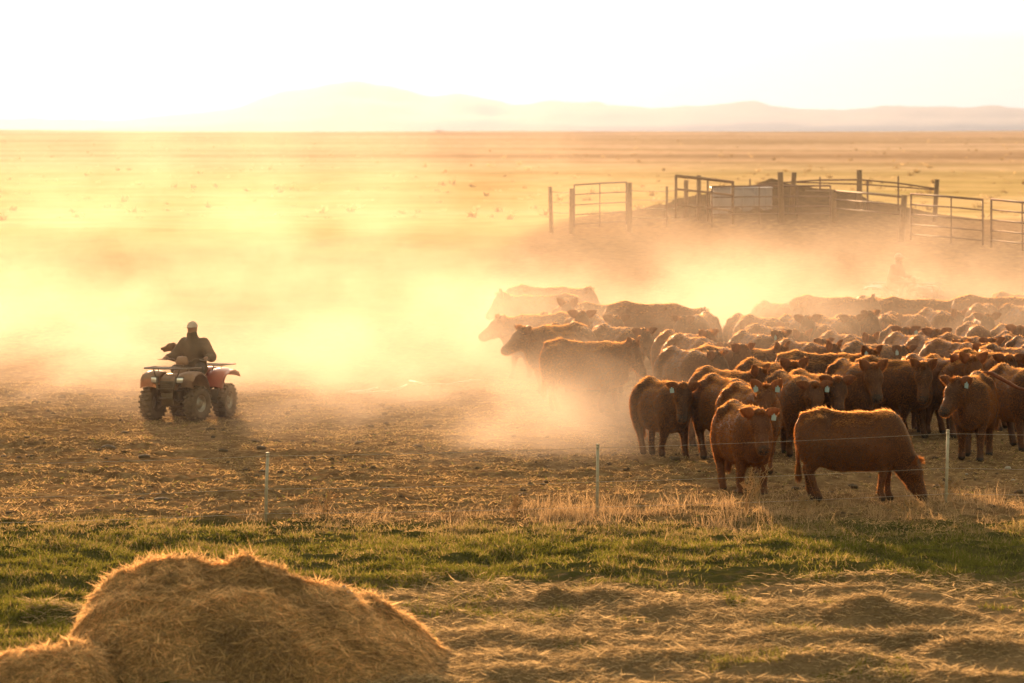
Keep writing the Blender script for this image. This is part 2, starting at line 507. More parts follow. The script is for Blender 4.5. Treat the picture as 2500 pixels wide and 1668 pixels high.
# ------------------------------------------------------------------ bodies grown from a distance field
def seg(a, b, r1, r2, sx=1.0):
    return ('c', a, b, r1, r2, sx)
def sdf_eval(prims, X, Y, Z):
    """X forward, Y sideways, Z up; smooth union"""
    d = None
    for p in prims:
        if p[0] == 'c':
            _, a, b, r1, r2, k = p
            ax, ay, az = a; bx, by, bz = b
            dx, dy, dz = bx - ax, by - ay, bz - az
            L2 = dx * dx + dy * dy + dz * dz + 1e-9
            t = np.clip(((X - ax) * dx + (Y - ay) * dy + (Z - az) * dz) / L2, 0, 1)
            q = np.sqrt((X - ax - t * dx) ** 2 + (Y - ay - t * dy) ** 2 + (Z - az - t * dz) ** 2) - (r1 + (r2 - r1) * t)
        else:  # ellipsoid: centre, radii, blend
            _, c, rad, _, _, k = p
            ex, ey, ez = (X - c[0]) / rad[0], (Y - c[1]) / rad[1], (Z - c[2]) / rad[2]
            k0 = np.sqrt(ex * ex + ey * ey + ez * ez)
            q = (k0 - 1) * min(rad) * (.6 + .4 * np.minimum(k0, 1.5))
        if d is None: d = q; continue
        h = np.clip(.5 + .5 * (d - q) / k, 0, 1)
        d = d * (1 - h) + q * h - k * h * (1 - h)
    return d
def surface_net(prims, lo, hi, vox):
    nx, ny_, nz = [int(math.ceil((h - l) / vox)) + 1 for l, h in zip(lo, hi)]
    xs = lo[0] + np.arange(nx, dtype=np.float32) * vox; ys = lo[1] + np.arange(ny_, dtype=np.float32) * vox; zs = lo[2] + np.arange(nz, dtype=np.float32) * vox
    X, Y, Z = np.meshgrid(xs, ys, zs, indexing='ij')
    D = sdf_eval(prims, X, Y, Z)
    inside = D < 0
    c = [inside[i:nx - 1 + i, j:ny_ - 1 + j, k:nz - 1 + k] for i in (0, 1) for j in (0, 1) for k in (0, 1)]
    s = sum(a.astype(np.int8) for a in c)
    act = (s > 0) & (s < 8)
    I, J, K = np.nonzero(act)
    num = np.zeros((len(I), 3)); cnt = np.zeros(len(I))
    for ax in range(3):
        for o1 in (0, 1):
            for o2 in (0, 1):
                a = [0, 0, 0]; oth = [q for q in range(3) if q != ax]
                a[oth[0]] = o1; a[oth[1]] = o2
                b2 = list(a); b2[ax] = 1
                d1 = D[I + a[0], J + a[1], K + a[2]]; d2 = D[I + b2[0], J + b2[1], K + b2[2]]
                m = (d1 < 0) != (d2 < 0)
                t = np.where(m, d1 / (d1 - d2 + 1e-12), 0)
                p = np.tile(np.array(a, float), (len(I), 1)); p[:, ax] = t
                num[m] += p[m]; cnt[m] += 1
    V = num / np.maximum(cnt, 1)[:, None] + np.stack([I, J, K], -1)
    V = V * vox + np.array(lo)
    vid = np.full(act.shape, -1, int); vid[I, J, K] = np.arange(len(I))
    quads = []
    for ax in range(3):
        sl0 = [slice(1, -1)] * 3; sl1 = [slice(1, -1)] * 3
        sl0[ax] = slice(0, -1); sl1[ax] = slice(1, None)
        a = inside[tuple(sl0)]; b2 = inside[tuple(sl1)]
        for flip, m in ((False, a & ~b2), (True, ~a & b2)):
            ii = np.array(np.nonzero(m))
            off = [1, 1, 1]; off[ax] = 0
            base = ii + np.array(off)[:, None]
            o = [q for q in range(3) if q != ax]
            def g(d1, d2):
                q = base.copy(); q[o[0]] += d1; q[o[1]] += d2
                return vid[q[0], q[1], q[2]]
            qd = np.stack([g(-1, -1), g(0, -1), g(0, 0), g(-1, 0)], -1)
            if ax == 1: qd = qd[:, ::-1]
            if flip: qd = qd[:, ::-1]
            quads.append(qd)
    Q = np.concatenate(quads)
    Q = Q[(Q >= 0).all(1)]
    # two rounds of smoothing take the grid steps out
    e = np.concatenate([Q[:, [0, 1]], Q[:, [1, 2]], Q[:, [2, 3]], Q[:, [3, 0]]])
    for _ in range(2):
        acc = np.zeros_like(V); n = np.zeros(len(V))
        np.add.at(acc, e[:, 0], V[e[:, 1]]); np.add.at(acc, e[:, 1], V[e[:, 0]])
        np.add.at(n, e[:, 0], 1); np.add.at(n, e[:, 1], 1)
        V = V * .5 + .5 * acc / np.maximum(n, 1)[:, None]
    return V, Q
def sample_surface(V, Q, n, rg):
    a, b_, c, d = (V[Q[:, i]] for i in range(4))
    nn = np.cross(c - a, d - b_)
    ar = np.linalg.norm(nn, axis=1) + 1e-12
    f = rg.choice(len(Q), n, p=ar / ar.sum())
    uu, vv = rg.random(n)[:, None], rg.random(n)[:, None]
    p = (a[f] * (1 - uu) + b_[f] * uu) * (1 - vv) + (d[f] * (1 - uu) + c[f] * uu) * vv
    return p, (nn / ar[:, None])[f]
def cow_axes(V):       # a little shorter in the barrel
    V = np.array(V, float); return np.stack([V[:, 1], -V[:, 0] * .90, V[:, 2]], -1)
def to_world_axes(V):   # forward,side,up -> x=side, y=-forward
    return np.stack([V[:, 1], -V[:, 0], V[:, 2]], -1)

def rot_frame(yaw, pitch):
    """forward, side and up directions of something yawed sideways then pitched up"""
    cy_, sy = math.cos(yaw), math.sin(yaw); cp, sp = math.cos(pitch), math.sin(pitch)
    f = np.array([cy_ * cp, sy * cp, sp]); s = np.array([-sy, cy_, 0.0]); u_ = np.cross(f, s)
    return f, s, u_

def cow_shape(nyaw=0, npitch=12, hyaw=None, hpitch=-42, gait=0.0, gait2=None, nlen=.46, vox=.026, fur=6000, tail=0, seed=1, ears=0, thin=1.0):
    rg = np.random.default_rng(seed)
    E = lambda c, r, k=.06: ('e', c, r, 0, 0, k)
    C = lambda a, b, r1, r2, k=.06: ('c', a, b, r1, r2, k)
    ny_, npt = R(nyaw), R(npitch)
    hyaw = nyaw * 1.35 if hyaw is None else hyaw
    hy, hp = R(hyaw), R(hpitch)
    pr = [E((-.60, 0, .90), (.33, .26 * thin, .32)), E((-.15, 0, .79), (.52, .315 * thin, .375), .10), E((.28, 0, .80), (.46, .29 * thin, .385), .10), E((.52, 0, .84), (.29, .24 * thin, .33), .1),
          C((-.80, 0, 1.16), (-.50, 0, 1.20), .07, .075, .08), C((-.50, 0, 1.20), (.1, 0, 1.145), .075, .065, .10), C((.1, 0, 1.145), (.42, 0, 1.16), .07, .085, .10),
          C((-.50, -.18, 1.12), (-.50, .18, 1.12), .075, .075, .07), C((-.86, 0, 1.03), (-.84, 0, .75), .06, .06, .07),
          E((.70, 0, .68), (.16, .14, .19), .09), E((-.25, 0, .60), (.36, .19, .14), .08)]
    g2 = -gait if gait2 is None else gait2
    for sd, ph in ((1, gait), (-1, g2)):
        # hind leg: thigh, stifle, hock pointing back, shank, hoof
        fo = -.12 * ph; lf = .05 * max(0, -ph)
        w = .155
        pr += [E((-.62, sd * .165, .80), (.25, .12, .30), .07), C((-.80, sd * .09, .95), (-.77, sd * .11, .64), .10, .085, .06), C((-.56, sd * w, .72), (-.70 + fo * .5, sd * w, .46 + lf), .165, .085, .05),
               C((-.70 + fo * .5, sd * w, .46 + lf), (-.735 + fo * .6, sd * w, .43 + lf), .066, .058, .03),
               C((-.735 + fo * .6, sd * w, .43 + lf), (-.66 + fo * 1.6, sd * w, .13 + lf), .060, .050, .03), C((-.66 + fo * 1.6, sd * w, .13 + lf), (-.62 + fo * 1.6, sd * w, .035 + lf), .052, .062, .02)]
        # fore leg
        fo = .16 * ph; lf = .06 * max(0, -ph) if ph < 0 else 0
        w = .145
        pr += [E((.44, sd * .17, .84), (.20, .10, .27), .07), C((.44, sd * w, .72), (.47 + fo * .55, sd * w, .40), .125, .070, .05),
               C((.47 + fo * .55, sd * w, .40), (.46 + fo * .9 - lf, sd * w, .12 + lf), .062, .048, .02), C((.46 + fo * .9 - lf, sd * w, .12 + lf), (.50 + fo * .95 - lf, sd * w, .035 + lf), .050, .062, .02)]
    # neck
    n0 = np.array([.50, 0, 1.0])
    fn, sn, un = rot_frame(ny_, npt)
    hb = n0 + fn * nlen
    mid = (n0 + hb) / 2
    C3 = lambda a, b, r1, r2, k=.06: C(tuple(a), tuple(b), r1, r2, k)
    g_ = 1.22 if nlen > .5 else 1.0
    pr += [C3(n0 + (0, 0, .01), hb, .20 * g_, .13 * g_, .09), C3(n0 + (.03, 0, -.16), hb - un * .09, .20 * g_, .10 * g_, .09), C3((.66, 0, .64), hb - un * .14 + fn * .02, .09, .06, .08)]
    # head
    f, s, u_ = rot_frame(hy, hp)
    HS = 1.2
    H = lambda a, b_, c: tuple(hb + (f * a + s * b_ + u_ * c) * HS)
    pr += [C3(H(-.03, 0, .02), H(.10, 0, .03), .130, .124, .05), C3(H(.08, -.045, .025), H(.08, .045, .025), .098, .098, .04), C3(H(.10, 0, .01), H(.38, 0, .0), .116, .080, .05),
           C3(H(.33, -.025, -.005), H(.41, -.022, -.01), .068, .064, .03), C3(H(.33, .025, -.005), H(.41, .022, -.01), .068, .064, .03),
           C3(H(.0, 0, -.09), H(.20, 0, -.075), .10, .08, .05), C3(H(.20, 0, -.07), H(.38, 0, -.065), .07, .048, .04), C3(H(-.06, 0, .085), H(.02, 0, .10), .055, .048, .05)]
    hbp = np.array(hb)
    lo = [-1.05, min(-.45, hbp[1] - .55), -.03]; hi = [max(.95, hbp[0] + .6), max(.45, hbp[1] + .55), max(1.36, hbp[2] + .3)]
    V, Q = surface_net(pr, lo, hi, vox)
    V[:, 2] = np.maximum(V[:, 2], 0)
    # colour
    hz_ = (V - hb) @ f
    near_head = np.linalg.norm(V - np.array(H(.2, 0, 0)), axis=1) < .42
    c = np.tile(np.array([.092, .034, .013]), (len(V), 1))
    c *= (1 + .5 * fbm(V[:, 0] * 3, V[:, 2] * 3 + V[:, 1] * 2, 3, seed))[:, None]
    c[V[:, 2] < .065] = (.03, .02, .014)
    mz = near_head & (hz_ > .46); c[mz] = (.05, .03, .022)
    ns = np.minimum(np.linalg.norm(V - np.array(H(.455, .035, .02)), axis=1), np.linalg.norm(V - np.array(H(.455, -.035, .02)), axis=1)) < .022
    c[ns] = (.01, .006, .005)
    # ears: closed cupped leaves joined to the body
    mb = MB(); mb.add(V, Q)
    earpts = []
    for sd in (1, -1):
        drop = R((22, 48, 5)[ears])
        up_ = np.array([0, 0, 1.0]) * .75 + u_ * .25
        d = s * sd * math.cos(drop) + up_ * math.sin(drop) - f * .22 ; d = d / np.linalg.norm(d)
        wv = np.cross(d, f * .8 + u_ * .35); wv /= np.linalg.norm(wv); nv = np.cross(d, wv)
        L, Wd = .225, .078
        m1, n1 = 9, 12
        EV = []
        for i in range(m1):
            tt = i / (m1 - 1)
            wr = Wd * (math.sin(math.pi * min(1, tt * .93 + .07) ** .8) ** .75) + .008
            for k in range(n1):
                a = 2 * math.pi * k / n1
                ww = wr * math.cos(a)
                EV.append(hbp + s * sd * .085 + u_ * .085 + d * (tt * L) + wv * ww + nv * (.011 * math.sin(a) + 6.0 * ww * ww * (1 if nv.dot(f) < 0 else -1) * .9))
        EQ = [(i * n1 + k, i * n1 + (k + 1) % n1, (i + 1) * n1 + (k + 1) % n1, (i + 1) * n1 + k) for i in range(m1 - 1) for k in range(n1)]
        mb.add(EV, EQ); earpts.append((hbp + s * sd * .085 + u_ * .085 + d * L * .55 - u_ * .0, d, wv, nv))
        c = np.concatenate([c, np.tile((.20, .065, .026), (len(EV), 1))])
    # tail
    if tail == 0:
        pts = [(-.84, 0, 1.14), (-.895, .0, 1.05), (-.905, .012, .8), (-.89, .02, .55), (-.88, .02, .40)]
    elif tail == 1:   # swung out to the side
        pts = [(-.88, 0, 1.12), (-.95, .03, 1.02), (-.97, .10, .85), (-.95, .22, .68), (-.93, .34, .58)]
    else:             # raised and thrown out
        pts = [(-.84, 0, 1.14), (-.93, .04, 1.24), (-.98, .16, 1.24), (-1.0, .34, 1.14), (-1.0, .56, 1.02), (-.98, .76, .97), (-.95, .9, .98)]
    nb = mb.n
    mb.tube(pts, np.linspace(.040, .024, len(pts)), 7)
    c = np.concatenate([c, np.tile((.20, .06, .024), (mb.n - nb, 1))])
    Vb, fl = mb.arrays()
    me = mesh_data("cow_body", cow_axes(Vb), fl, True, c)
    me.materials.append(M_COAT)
    # fur
    p, nrm = sample_surface(Vb, np.concatenate([Q, mb.q[1], mb.q[2]]), fur, rg)
    low = p[:, 2] < .12
    p, nrm = p[~low], nrm[~low]
    n = len(p)
    flow = np.tile(np.array([-.75, 0, -.55]), (n, 1))
    inh = np.linalg.norm(p - hbp, axis=1) < .5
    dirn = nrm * (.45 + .35 * rg.random((n, 1))) + flow * .95 + rg.normal(0, .16, (n, 3))
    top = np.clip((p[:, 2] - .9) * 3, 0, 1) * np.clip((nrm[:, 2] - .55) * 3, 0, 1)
    ln = (.015 + .013 * rg.random(n)) * (1 + (2.3 if nlen > .5 else 1.5) * top) * np.where(p[:, 2] < .45, .8, 1)
    clump = vnoise(p[:, 0] * 9, p[:, 2] * 9 + p[:, 1] * 9, seed + 3)
    ln = ln * (1 + .9 * clump)
    dirn /= np.linalg.norm(dirn, axis=1)[:, None]
    # tail switch
    k = int(fur * .05)
    tp = np.array(pts[-1]); td = np.array(pts[-1]) - np.array(pts[-2]); td = td / np.linalg.norm(td)
    if tail != 2: td = td * .3 + np.array([0, 0, -1]) * .9
    bt = rg.random((k, 1)); back_ = np.array(pts[-2]) - tp
    sp = tp + back_ * bt * .9 + rg.normal(0, .012, (k, 3)); sdn = td + rg.normal(0, .2, (k, 3)); sdn /= np.linalg.norm(sdn, axis=1)[:, None]
    # tuft on the poll
    k2 = int(fur * .012)
    qp = np.array(H(0, 0, .13)) + rg.normal(0, .025, (k2, 3)); qd = u_ + rg.normal(0, .4, (k2, 3)); qd /= np.linalg.norm(qd, axis=1)[:, None]
    p = np.concatenate([p, sp, qp]); dirn = np.concatenate([dirn, sdn, qd]); ln = np.concatenate([ln, .10 + .10 * rg.random(k), .03 + .03 * rg.random(k2)])
    n = len(p)
    side = np.cross(dirn, rg.normal(0, 1, (n, 3))); side /= np.linalg.norm(side, axis=1)[:, None] + 1e-9
    w = (.0035 + .0025 * rg.random(n))[:, None]
    HV = np.stack([p - side * w, p + side * w, p + dirn * ln[:, None]], 1).reshape(-1, 3)
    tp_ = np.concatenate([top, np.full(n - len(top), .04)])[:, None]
    hc = (np.array([.32, .125, .038]) * (1 - tp_) + np.array([.90, .48, .18]) * tp_) * (.7 + .6 * rg.random((n, 1)))  # hairs on the topline coloured golden to carry the backlit rim
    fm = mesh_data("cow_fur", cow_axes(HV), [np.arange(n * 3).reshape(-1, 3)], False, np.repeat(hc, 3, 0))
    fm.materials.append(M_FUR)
    eyes = []
    for sd in (1, -1):
        em = MB(); em.ell((0, 0, 0), (.021, .021, .021), 10, 6)
        eyes.append(np.array(H(.115, sd * .098, .03)))
    nose = np.array(H(.46, 0, -.01))
    return dict(body=me, fur=fm, eyes=eyes, ears=earpts, fr=(f, s, u_))

M_COAT, nt, b = new_mat("cow_coat")
a = N(nt, "ShaderNodeAttribute"); a.attribute_name = "tint"
tc = N(nt, "ShaderNodeTexCoord")
mp = N(nt, "ShaderNodeMapping"); mp.inputs["Scale"].default_value = (14, 5, 5); nt.links.new(tc.outputs["Object"], mp.inputs[0])
streak = noise(nt, 2.2, 5, .7, mp.outputs[0])
oi = N(nt, "ShaderNodeObjectInfo")
mulc = N(nt, "ShaderNodeMixRGB", blend_type='MULTIPLY'); mulc.inputs[0].default_value = 1
nt.links.new(a.outputs["Color"], mulc.inputs[1]); nt.links.new(ramp(nt, streak, [(.3, (.62, .58, .55)), (.7, (1.35, 1.35, 1.3))]), mulc.inputs[2])
vm = N(nt, "ShaderNodeMixRGB", blend_type='MULTIPLY'); vm.inputs[0].default_value = 1
nt.links.new(mulc.outputs[0], vm.inputs[1]); nt.links.new(ramp(nt, oi.outputs["Random"], [(0, (.70, .66, .62)), (.5, (1, 1, 1)), (1, (1.5, 1.35, 1.2))]), vm.inputs[2])
nt.links.new(vm.outputs[0], b.inputs["Base Color"])
b.inputs["Roughness"].default_value = .6; b.inputs["Specular IOR Level"].default_value = .25
b.inputs["Sheen Weight"].default_value = .3; b.inputs["Sheen Roughness"].default_value = .35; b.inputs["Sheen Tint"].default_value = (1, .62, .35, 1)
bp = N(nt, "ShaderNodeBump"); bp.inputs["Strength"].default_value = .7; bp.inputs["Distance"].default_value = .02
nt.links.new(streak, bp.inputs["Height"]); nt.links.new(bp.outputs[0], b.inputs["Normal"])
M_FUR = leafy("cow_hair", None, .7, attr=True)
M_EYE = simple("eye_black", (.012, .008, .006), rough=.15)
M_TAG = simple("tag_plastic", (.34, .44, .48), (.28, .38, .42), .5)
def tag_mesh(kind=0):
    t = MB()
    t.box((0, 0, -.012), (.022, .006, .024), bev=.003); t.box((0, 0, -.058), (.066, .006, .072), bev=.003)
    V, fl = t.arrays()
    me = mesh_data("ear_tag", V, fl, False); me.materials.append(M_TAG); return me
TAG_ME = tag_mesh()
em = MB(); em.ell((0, 0, 0), (.02, .02, .02), 10, 6); _v, _f = em.arrays()
EYE_ME = mesh_data("cow_eye", _v, _f); EYE_ME.materials.append(M_EYE)

_cows = {}
def cow(px, top, heading, label, nyaw=0, npitch=8, hpitch=-48, hyaw=None, gait=.6, size=1.0, hero=0, tagside=0, tail=0, nlen=.46, ears=0, gait2=None, thin=1.0, seed=None, lab_cat="cow"):
    """px: column of the middle of the body, top: row of the top of the back, heading: degrees the head turns away from facing the camera (+ = to the picture's right)"""
    size *= 1.12
    Y = F * (HC - 1.235 * size) / (top - HZ)
    if 22 < heading < 66: heading *= (.72 if hero else .58)
    x = P(px, Y)
    if npitch > -15: npitch += 10
    if not hero:
        nyaw = int(round(nyaw / 20.0) * 20); npitch = int(round(npitch / 10.0) * 10); hpitch = -45 if npitch > -15 else -60; gait = .7 if gait > 0 else -.7; nlen = .46; thin = .92; ears = abs(int(px)) % 2
    key = (nyaw, npitch, hyaw, hpitch, gait, gait2, nlen, hero, tail, ears, thin)
    if key not in _cows:
        _cows[key] = cow_shape(nyaw, npitch, hyaw, hpitch, gait, gait2, nlen, .024 if hero else .032, 26000 if hero else 8000, tail, len(_cows) + 1, ears, thin)
    S = _cows[key]
    e = empty("cow", (x, Y, tz(x, Y) - .015), R(heading))
    e.scale = (size, size, size)
    tag(e, label, "cow", "red cattle of the herd")
    link("body", S["body"], parent=e)
    link("fur", S["fur"], parent=e)
    if Y < 100:
        for q in S["eyes"]:
            link("eye", EYE_ME, parent=e, loc=(q[1], -q[0] * .9, q[2]))
    for k, sd in ((0, 1), (1, -1)):
        if tagside == sd or tagside == 2:
            q, d, wv, nv = S["ears"][k]
            o = link("ear_tag", TAG_ME, parent=e, loc=(q[1], -q[0] * .9 - .015, q[2] - .01))
            hy = R(hyaw if hyaw is not None else nyaw * 1.35)
            o.rotation_euler = (0, R(6) * sd, hy)
    return e
# ------------------------------------------------------------------ the herd, nearest first
cow(2088, 1018, 84, "red brown cow grazing side-on by the wire fence, head down in dry weeds", nyaw=6, npitch=-56, hpitch=-64, gait=.25, gait2=-.35, nlen=.62, hero=1, tagside=1, size=.94)
cow(1815, 992, 14, "calf walking head-on behind the tall dead weed, pale tag under one ear", nyaw=-4, npitch=0, hpitch=-52, gait=.5, hero=1, tagside=1, size=.97, ears=0)
cow(1618, 930, 33, "lone brown calf stepping out of the dust at the left edge of the front group", nyaw=-6, hyaw=-26, npitch=2, hpitch=-55, gait=.9, hero=1, size=.93, tagside=-1, ears=0, tail=0)
cow(1832, 947, 28, "brown cow looking out over the head-on calf, both spread ears tagged", nyaw=-14, hyaw=-28, npitch=10, hpitch=-38, gait=-.5, hero=1, tagside=2, ears=1)
cow(1772, 924, 30, "dark cow with a swinging tail, just behind the cow with two tagged ears", nyaw=15, npitch=-10, gait=.6, hero=1, tail=1)
cow(1765, 899, 38, "cow with bushy topline and raised black ears just left of the spread-eared cow", nyaw=20, npitch=8, gait=-.6, hero=1, ears=1, tail=1)
cow(1932, 912, 24, "large brown low-headed cow just above the grazing one's rump, pale tag on one ear", nyaw=4, hyaw=-10, npitch=-6, hpitch=-58, gait=.7, hero=1, tagside=1)
cow(1985, 910, 30, "dark-faced cow tucked behind the large brown cow with the tagged ear", nyaw=0, hyaw=-22, npitch=0, gait=-.5, hero=1)
cow(2080, 889, 14, "brown cow with upright ears looking out right above the grazing cow's back", nyaw=8, hyaw=-4, npitch=4, hpitch=-50, gait=.5, hero=1, ears=1)
cow(2378, 922, -12, "cow with its tail thrown out sideways, standing right of the last fence post", nyaw=-20, npitch=2, hpitch=-42, gait=.5, hero=1, tail=2, tagside=1, size=1.0)
cow(2312, 879, 30, "dark cow with rough raised withers standing behind the cow with the thrown-out tail", nyaw=5, hyaw=-20, npitch=10, gait=-.5, hero=1, ears=1)
cow(2180, 880, 62, "broad brown cow with lowered dark head, its legs clear beyond the grazing cow's neck", nyaw=-26, hyaw=-50, npitch=0, hpitch=-60, gait=.7, hero=1, ears=1)
cow(2480, 905, 18, "cow cut off by the picture's edge, standing behind the thrown-out tail", nyaw=10, npitch=0, gait=-.7, hero=1)
cow(1868, 886, 34, "small dark-faced cow peeping out behind the large brown cow with one tag", nyaw=8, hyaw=-14, npitch=6, gait=.7, hero=1, ears=1)
cow(2010, 868, 72, "cow with long dark back and a ragged tailhead, tagged head lifted at its right end", nyaw=-16, hyaw=-38, npitch=12, gait=.6, hero=1, tagside=-1, ears=1)
cow(2405, 868, 48, "shaggy-rumped cow whose dark eared head pokes out above the thrown-out tail", nyaw=-25, npitch=0, gait=-.6, hero=1)
cow(1793, 853, 68, "smooth-backed golden brown cow side-on in the second rank, dark head at its right end", nyaw=-10, npitch=10, gait=.6, hero=1, ears=1)
cow(2262, 876, 40, "pale-rumped cow squeezed between the broad brown cow and the one with rough withers", nyaw=15, npitch=8, gait=.6)
cow(1672, 855, 42, "big amber cow in thin dust behind the lone calf, near the gap in the herd", nyaw=18, npitch=4, gait=.6)
cow(1752, 850, 28, "cow showing only a hump and one ear behind the smooth-backed golden brown cow", nyaw=14, npitch=6, gait=-.6)
cow(1432, 836, 70, "dark amber cow side-on and knee-deep in bright dust, nearest of the loose group", nyaw=-10, npitch=6, hpitch=-55, gait=.6, hero=1, ears=1)
cow(1690, 826, 48, "cow with a humped back just behind the big amber cow, head hidden by its neighbour", nyaw=16, npitch=-10, gait=-.6)
cow(1660, 818, 40, "cow with pricked dark ears at the left end of the main herd's third rank", nyaw=20, npitch=8, gait=.6)
cow(1840, 819, 36, "pale cow with upright ears directly above the golden brown cow's head", nyaw=16, npitch=8, gait=.6, tagside=-1)
cow(1955, 840, 44, "amber cow with a small dark eared head just above the ragged tailhead", nyaw=14, npitch=0, gait=.6)
cow(1940, 828, 38, "cow half hidden behind the amber cow with the small dark head", nyaw=20, npitch=8, gait=-.6)
cow(2055, 814, 36, "pale rounded cow with one curled ear in the middle of the herd", nyaw=20, npitch=-4, gait=.6)
cow(2130, 838, 58, "long-backed amber cow with a tag below its left-hand ear, above the upright-eared cow", nyaw=-8, npitch=0, gait=.7, tagside=-1)
cow(2328, 832, 56, "dark golden cow with a wide flat head, front of the dusty right-hand rank", nyaw=-10, npitch=4, gait=-.7)
cow(2460, 850, 50, "sandy cow with a pointed ear at the right border above the shaggy-rumped cow", nyaw=-10, npitch=6, gait=.7)
cow(2450, 866, 46, "cow with a sharp backbone just in front of the sandy cow by the border", nyaw=10, npitch=0, gait=-.7)
cow(1885, 798, 62, "wide pale golden cow side-on behind the one with upright ears", nyaw=-6, npitch=-10, gait=.7)
cow(1508, 800, 56, "amber cow in profile with a bright-rimmed ear, right of the knee-deep cow's head", nyaw=-6, npitch=2, gait=.7)
cow(1392, 797, 62, "cow showing only its brown ridged back above the knee-deep cow", nyaw=0, npitch=-30, gait=.7)
cow(1470, 776, 30, "washed-out cow with two small ears behind the profile cow of the loose group", nyaw=10, npitch=8, gait=-.7)
cow(1362, 794, -42, "amber cow facing the quad bike with a shaggy head, in front of the palest leader", nyaw=-14, npitch=0, hpitch=-30, nlen=.42, gait=.7, hero=1, size=1.04)
cow(1318, 766, -62, "pale leading cow in the dust, head stretched towards the quad bike", nyaw=-8, npitch=0, hpitch=-28, nlen=.42, gait=-.7, hero=1, size=1.03)
cow(1412, 778, 4, "cow staring straight ahead with ears held out level, in the middle of the loose group", nyaw=0, npitch=20, gait=.7, tagside=0)
cow(1352, 768, 40, "pale rump glowing at the edges behind the shaggy-headed amber cow", nyaw=10, npitch=-20, gait=.7)
cow(1385, 752, 10, "faint cow whose head shows just above the level-eared one", nyaw=-20, npitch=20, gait=-.7)
cow(1590, 744, 80, "tall pale cow in full profile with legs showing, right of the loose group", nyaw=0, npitch=-8, gait=.7, size=1.16)
cow(1712, 768, -14, "rounded pale cow standing alone at the gap in the herd, head to the left", nyaw=-20, npitch=-4, gait=.7, size=1.05)
cow(1480, 742, 72, "long pale back behind the loose group with a raised hip", nyaw=0, npitch=-10, gait=-.7)
cow(1330, 700, 84, "farthest faint cow of the loose group, its long back just visible", nyaw=0, npitch=2, gait=.7, size=1.12)
cow(1325, 722, -84, "faint cow standing crosswise just in front of the farthest one", nyaw=0, npitch=12, gait=.7, size=1.05)
cow(1938, 783, 14, "pale cow with two upright ears above the back of the wide golden cow", nyaw=10, npitch=8, gait=.7)
cow(2000, 787, 24, "rounded pale rump between the two-eared pale cow and the dark-headed one", nyaw=10, npitch=-20, gait=.7)
cow(2030, 778, 40, "pale cow with one pointed ear just behind the rounded rump", nyaw=10, npitch=6, gait=-.7)
cow(2072, 772, 28, "cow with a darker lifted head standing out in the pale middle of the herd", nyaw=20, npitch=18, gait=.7)
cow(1822, 773, 30, "ghostly cow with a pointed hip at the right side of the gap", nyaw=20, npitch=-10, gait=.7)
cow(1862, 780, 50, "ghostly cow with smooth sloping back, second from the gap", nyaw=0, npitch=-10, gait=-.7)
cow(1895, 732, 50, "very faint cow with its head to the right, alone above the ghostly pair", nyaw=-10, npitch=2, gait=.7, size=1.0)
cow(2025, 727, 80, "very faint long cow standing side-on below the distant rider", nyaw=0, npitch=-4, gait=.7, size=1.05)
cow(2165, 766, 170, "cow seen from behind with bright outlined hind legs in the middle of the dust", nyaw=0, npitch=-10, gait=.7)
cow(2212, 760, 58, "darker humped back beside the cow seen from behind", nyaw=0, npitch=-20, gait=-.7)
cow(2190, 800, 6, "cow facing the camera with long level ears in front of the cow seen from behind", nyaw=0, npitch=14, gait=.7, tagside=1)
cow(2272, 806, 2, "cow with dark lowered face and forward ears, next to the level-eared one on its right", nyaw=10, npitch=6, gait=-.7, tagside=1)
cow(2285, 754, 16, "ribbed-looking cow with one tall ear rising behind the dark-faced one", nyaw=20, npitch=2, gait=.7)
cow(2232, 729, 74, "faint side-on cow below the distant quad bike", nyaw=0, npitch=-4, gait=.7, size=1.03)
cow(2130, 726, 40, "faint hump directly under the distant rider", nyaw=0, npitch=-20, gait=-.7)
cow(2215, 814, 32, "pale rounded cow with a low head, behind the long-backed amber cow", nyaw=20, npitch=-10, gait=.7)
cow(2272, 824, 38, "pale cow with a pointed ear left of the dark golden one", nyaw=20, npitch=0, gait=.7)
cow(2352, 820, 50, "cow with arched glowing back and two ears just behind the dark golden cow", nyaw=0, npitch=0, gait=-.7)
cow(2378, 797, 6, "pale arched cow between the arched glowing back and the tall right-hand group", nyaw=0, npitch=-30, gait=.7)
cow(2425, 724, 72, "large dusky cow side-on at the back right of the herd", nyaw=0, npitch=6, gait=.7, size=1.1)
cow(2400, 742, 160, "round-rumped cow with a glowing outline in front of the large dusky one", nyaw=0, npitch=-10, gait=.7, size=1.02)
cow(2392, 770, 4, "cow with small upright ears standing under the glowing round rump", nyaw=0, npitch=6, gait=-.7)
cow(2462, 796, 8, "cow with a dark bowed head and tall ears near the right border", nyaw=10, npitch=8, gait=.7)
cow(2458, 815, -4, "striped-looking golden cow in front of the bowed-headed one near the right border", nyaw=0, npitch=-20, gait=.7)
cow(2505, 826, 10, "golden cow half outside the picture at the right border", nyaw=10, npitch=4, gait=-.7)
cow(2480, 716, 60, "faint hump at the far right, highest of the herd", nyaw=0, npitch=-20, gait=.7)
cow(2490, 745, 40, "dusky cow at the right border behind the bowed-headed one", nyaw=10, npitch=10, gait=-.7)
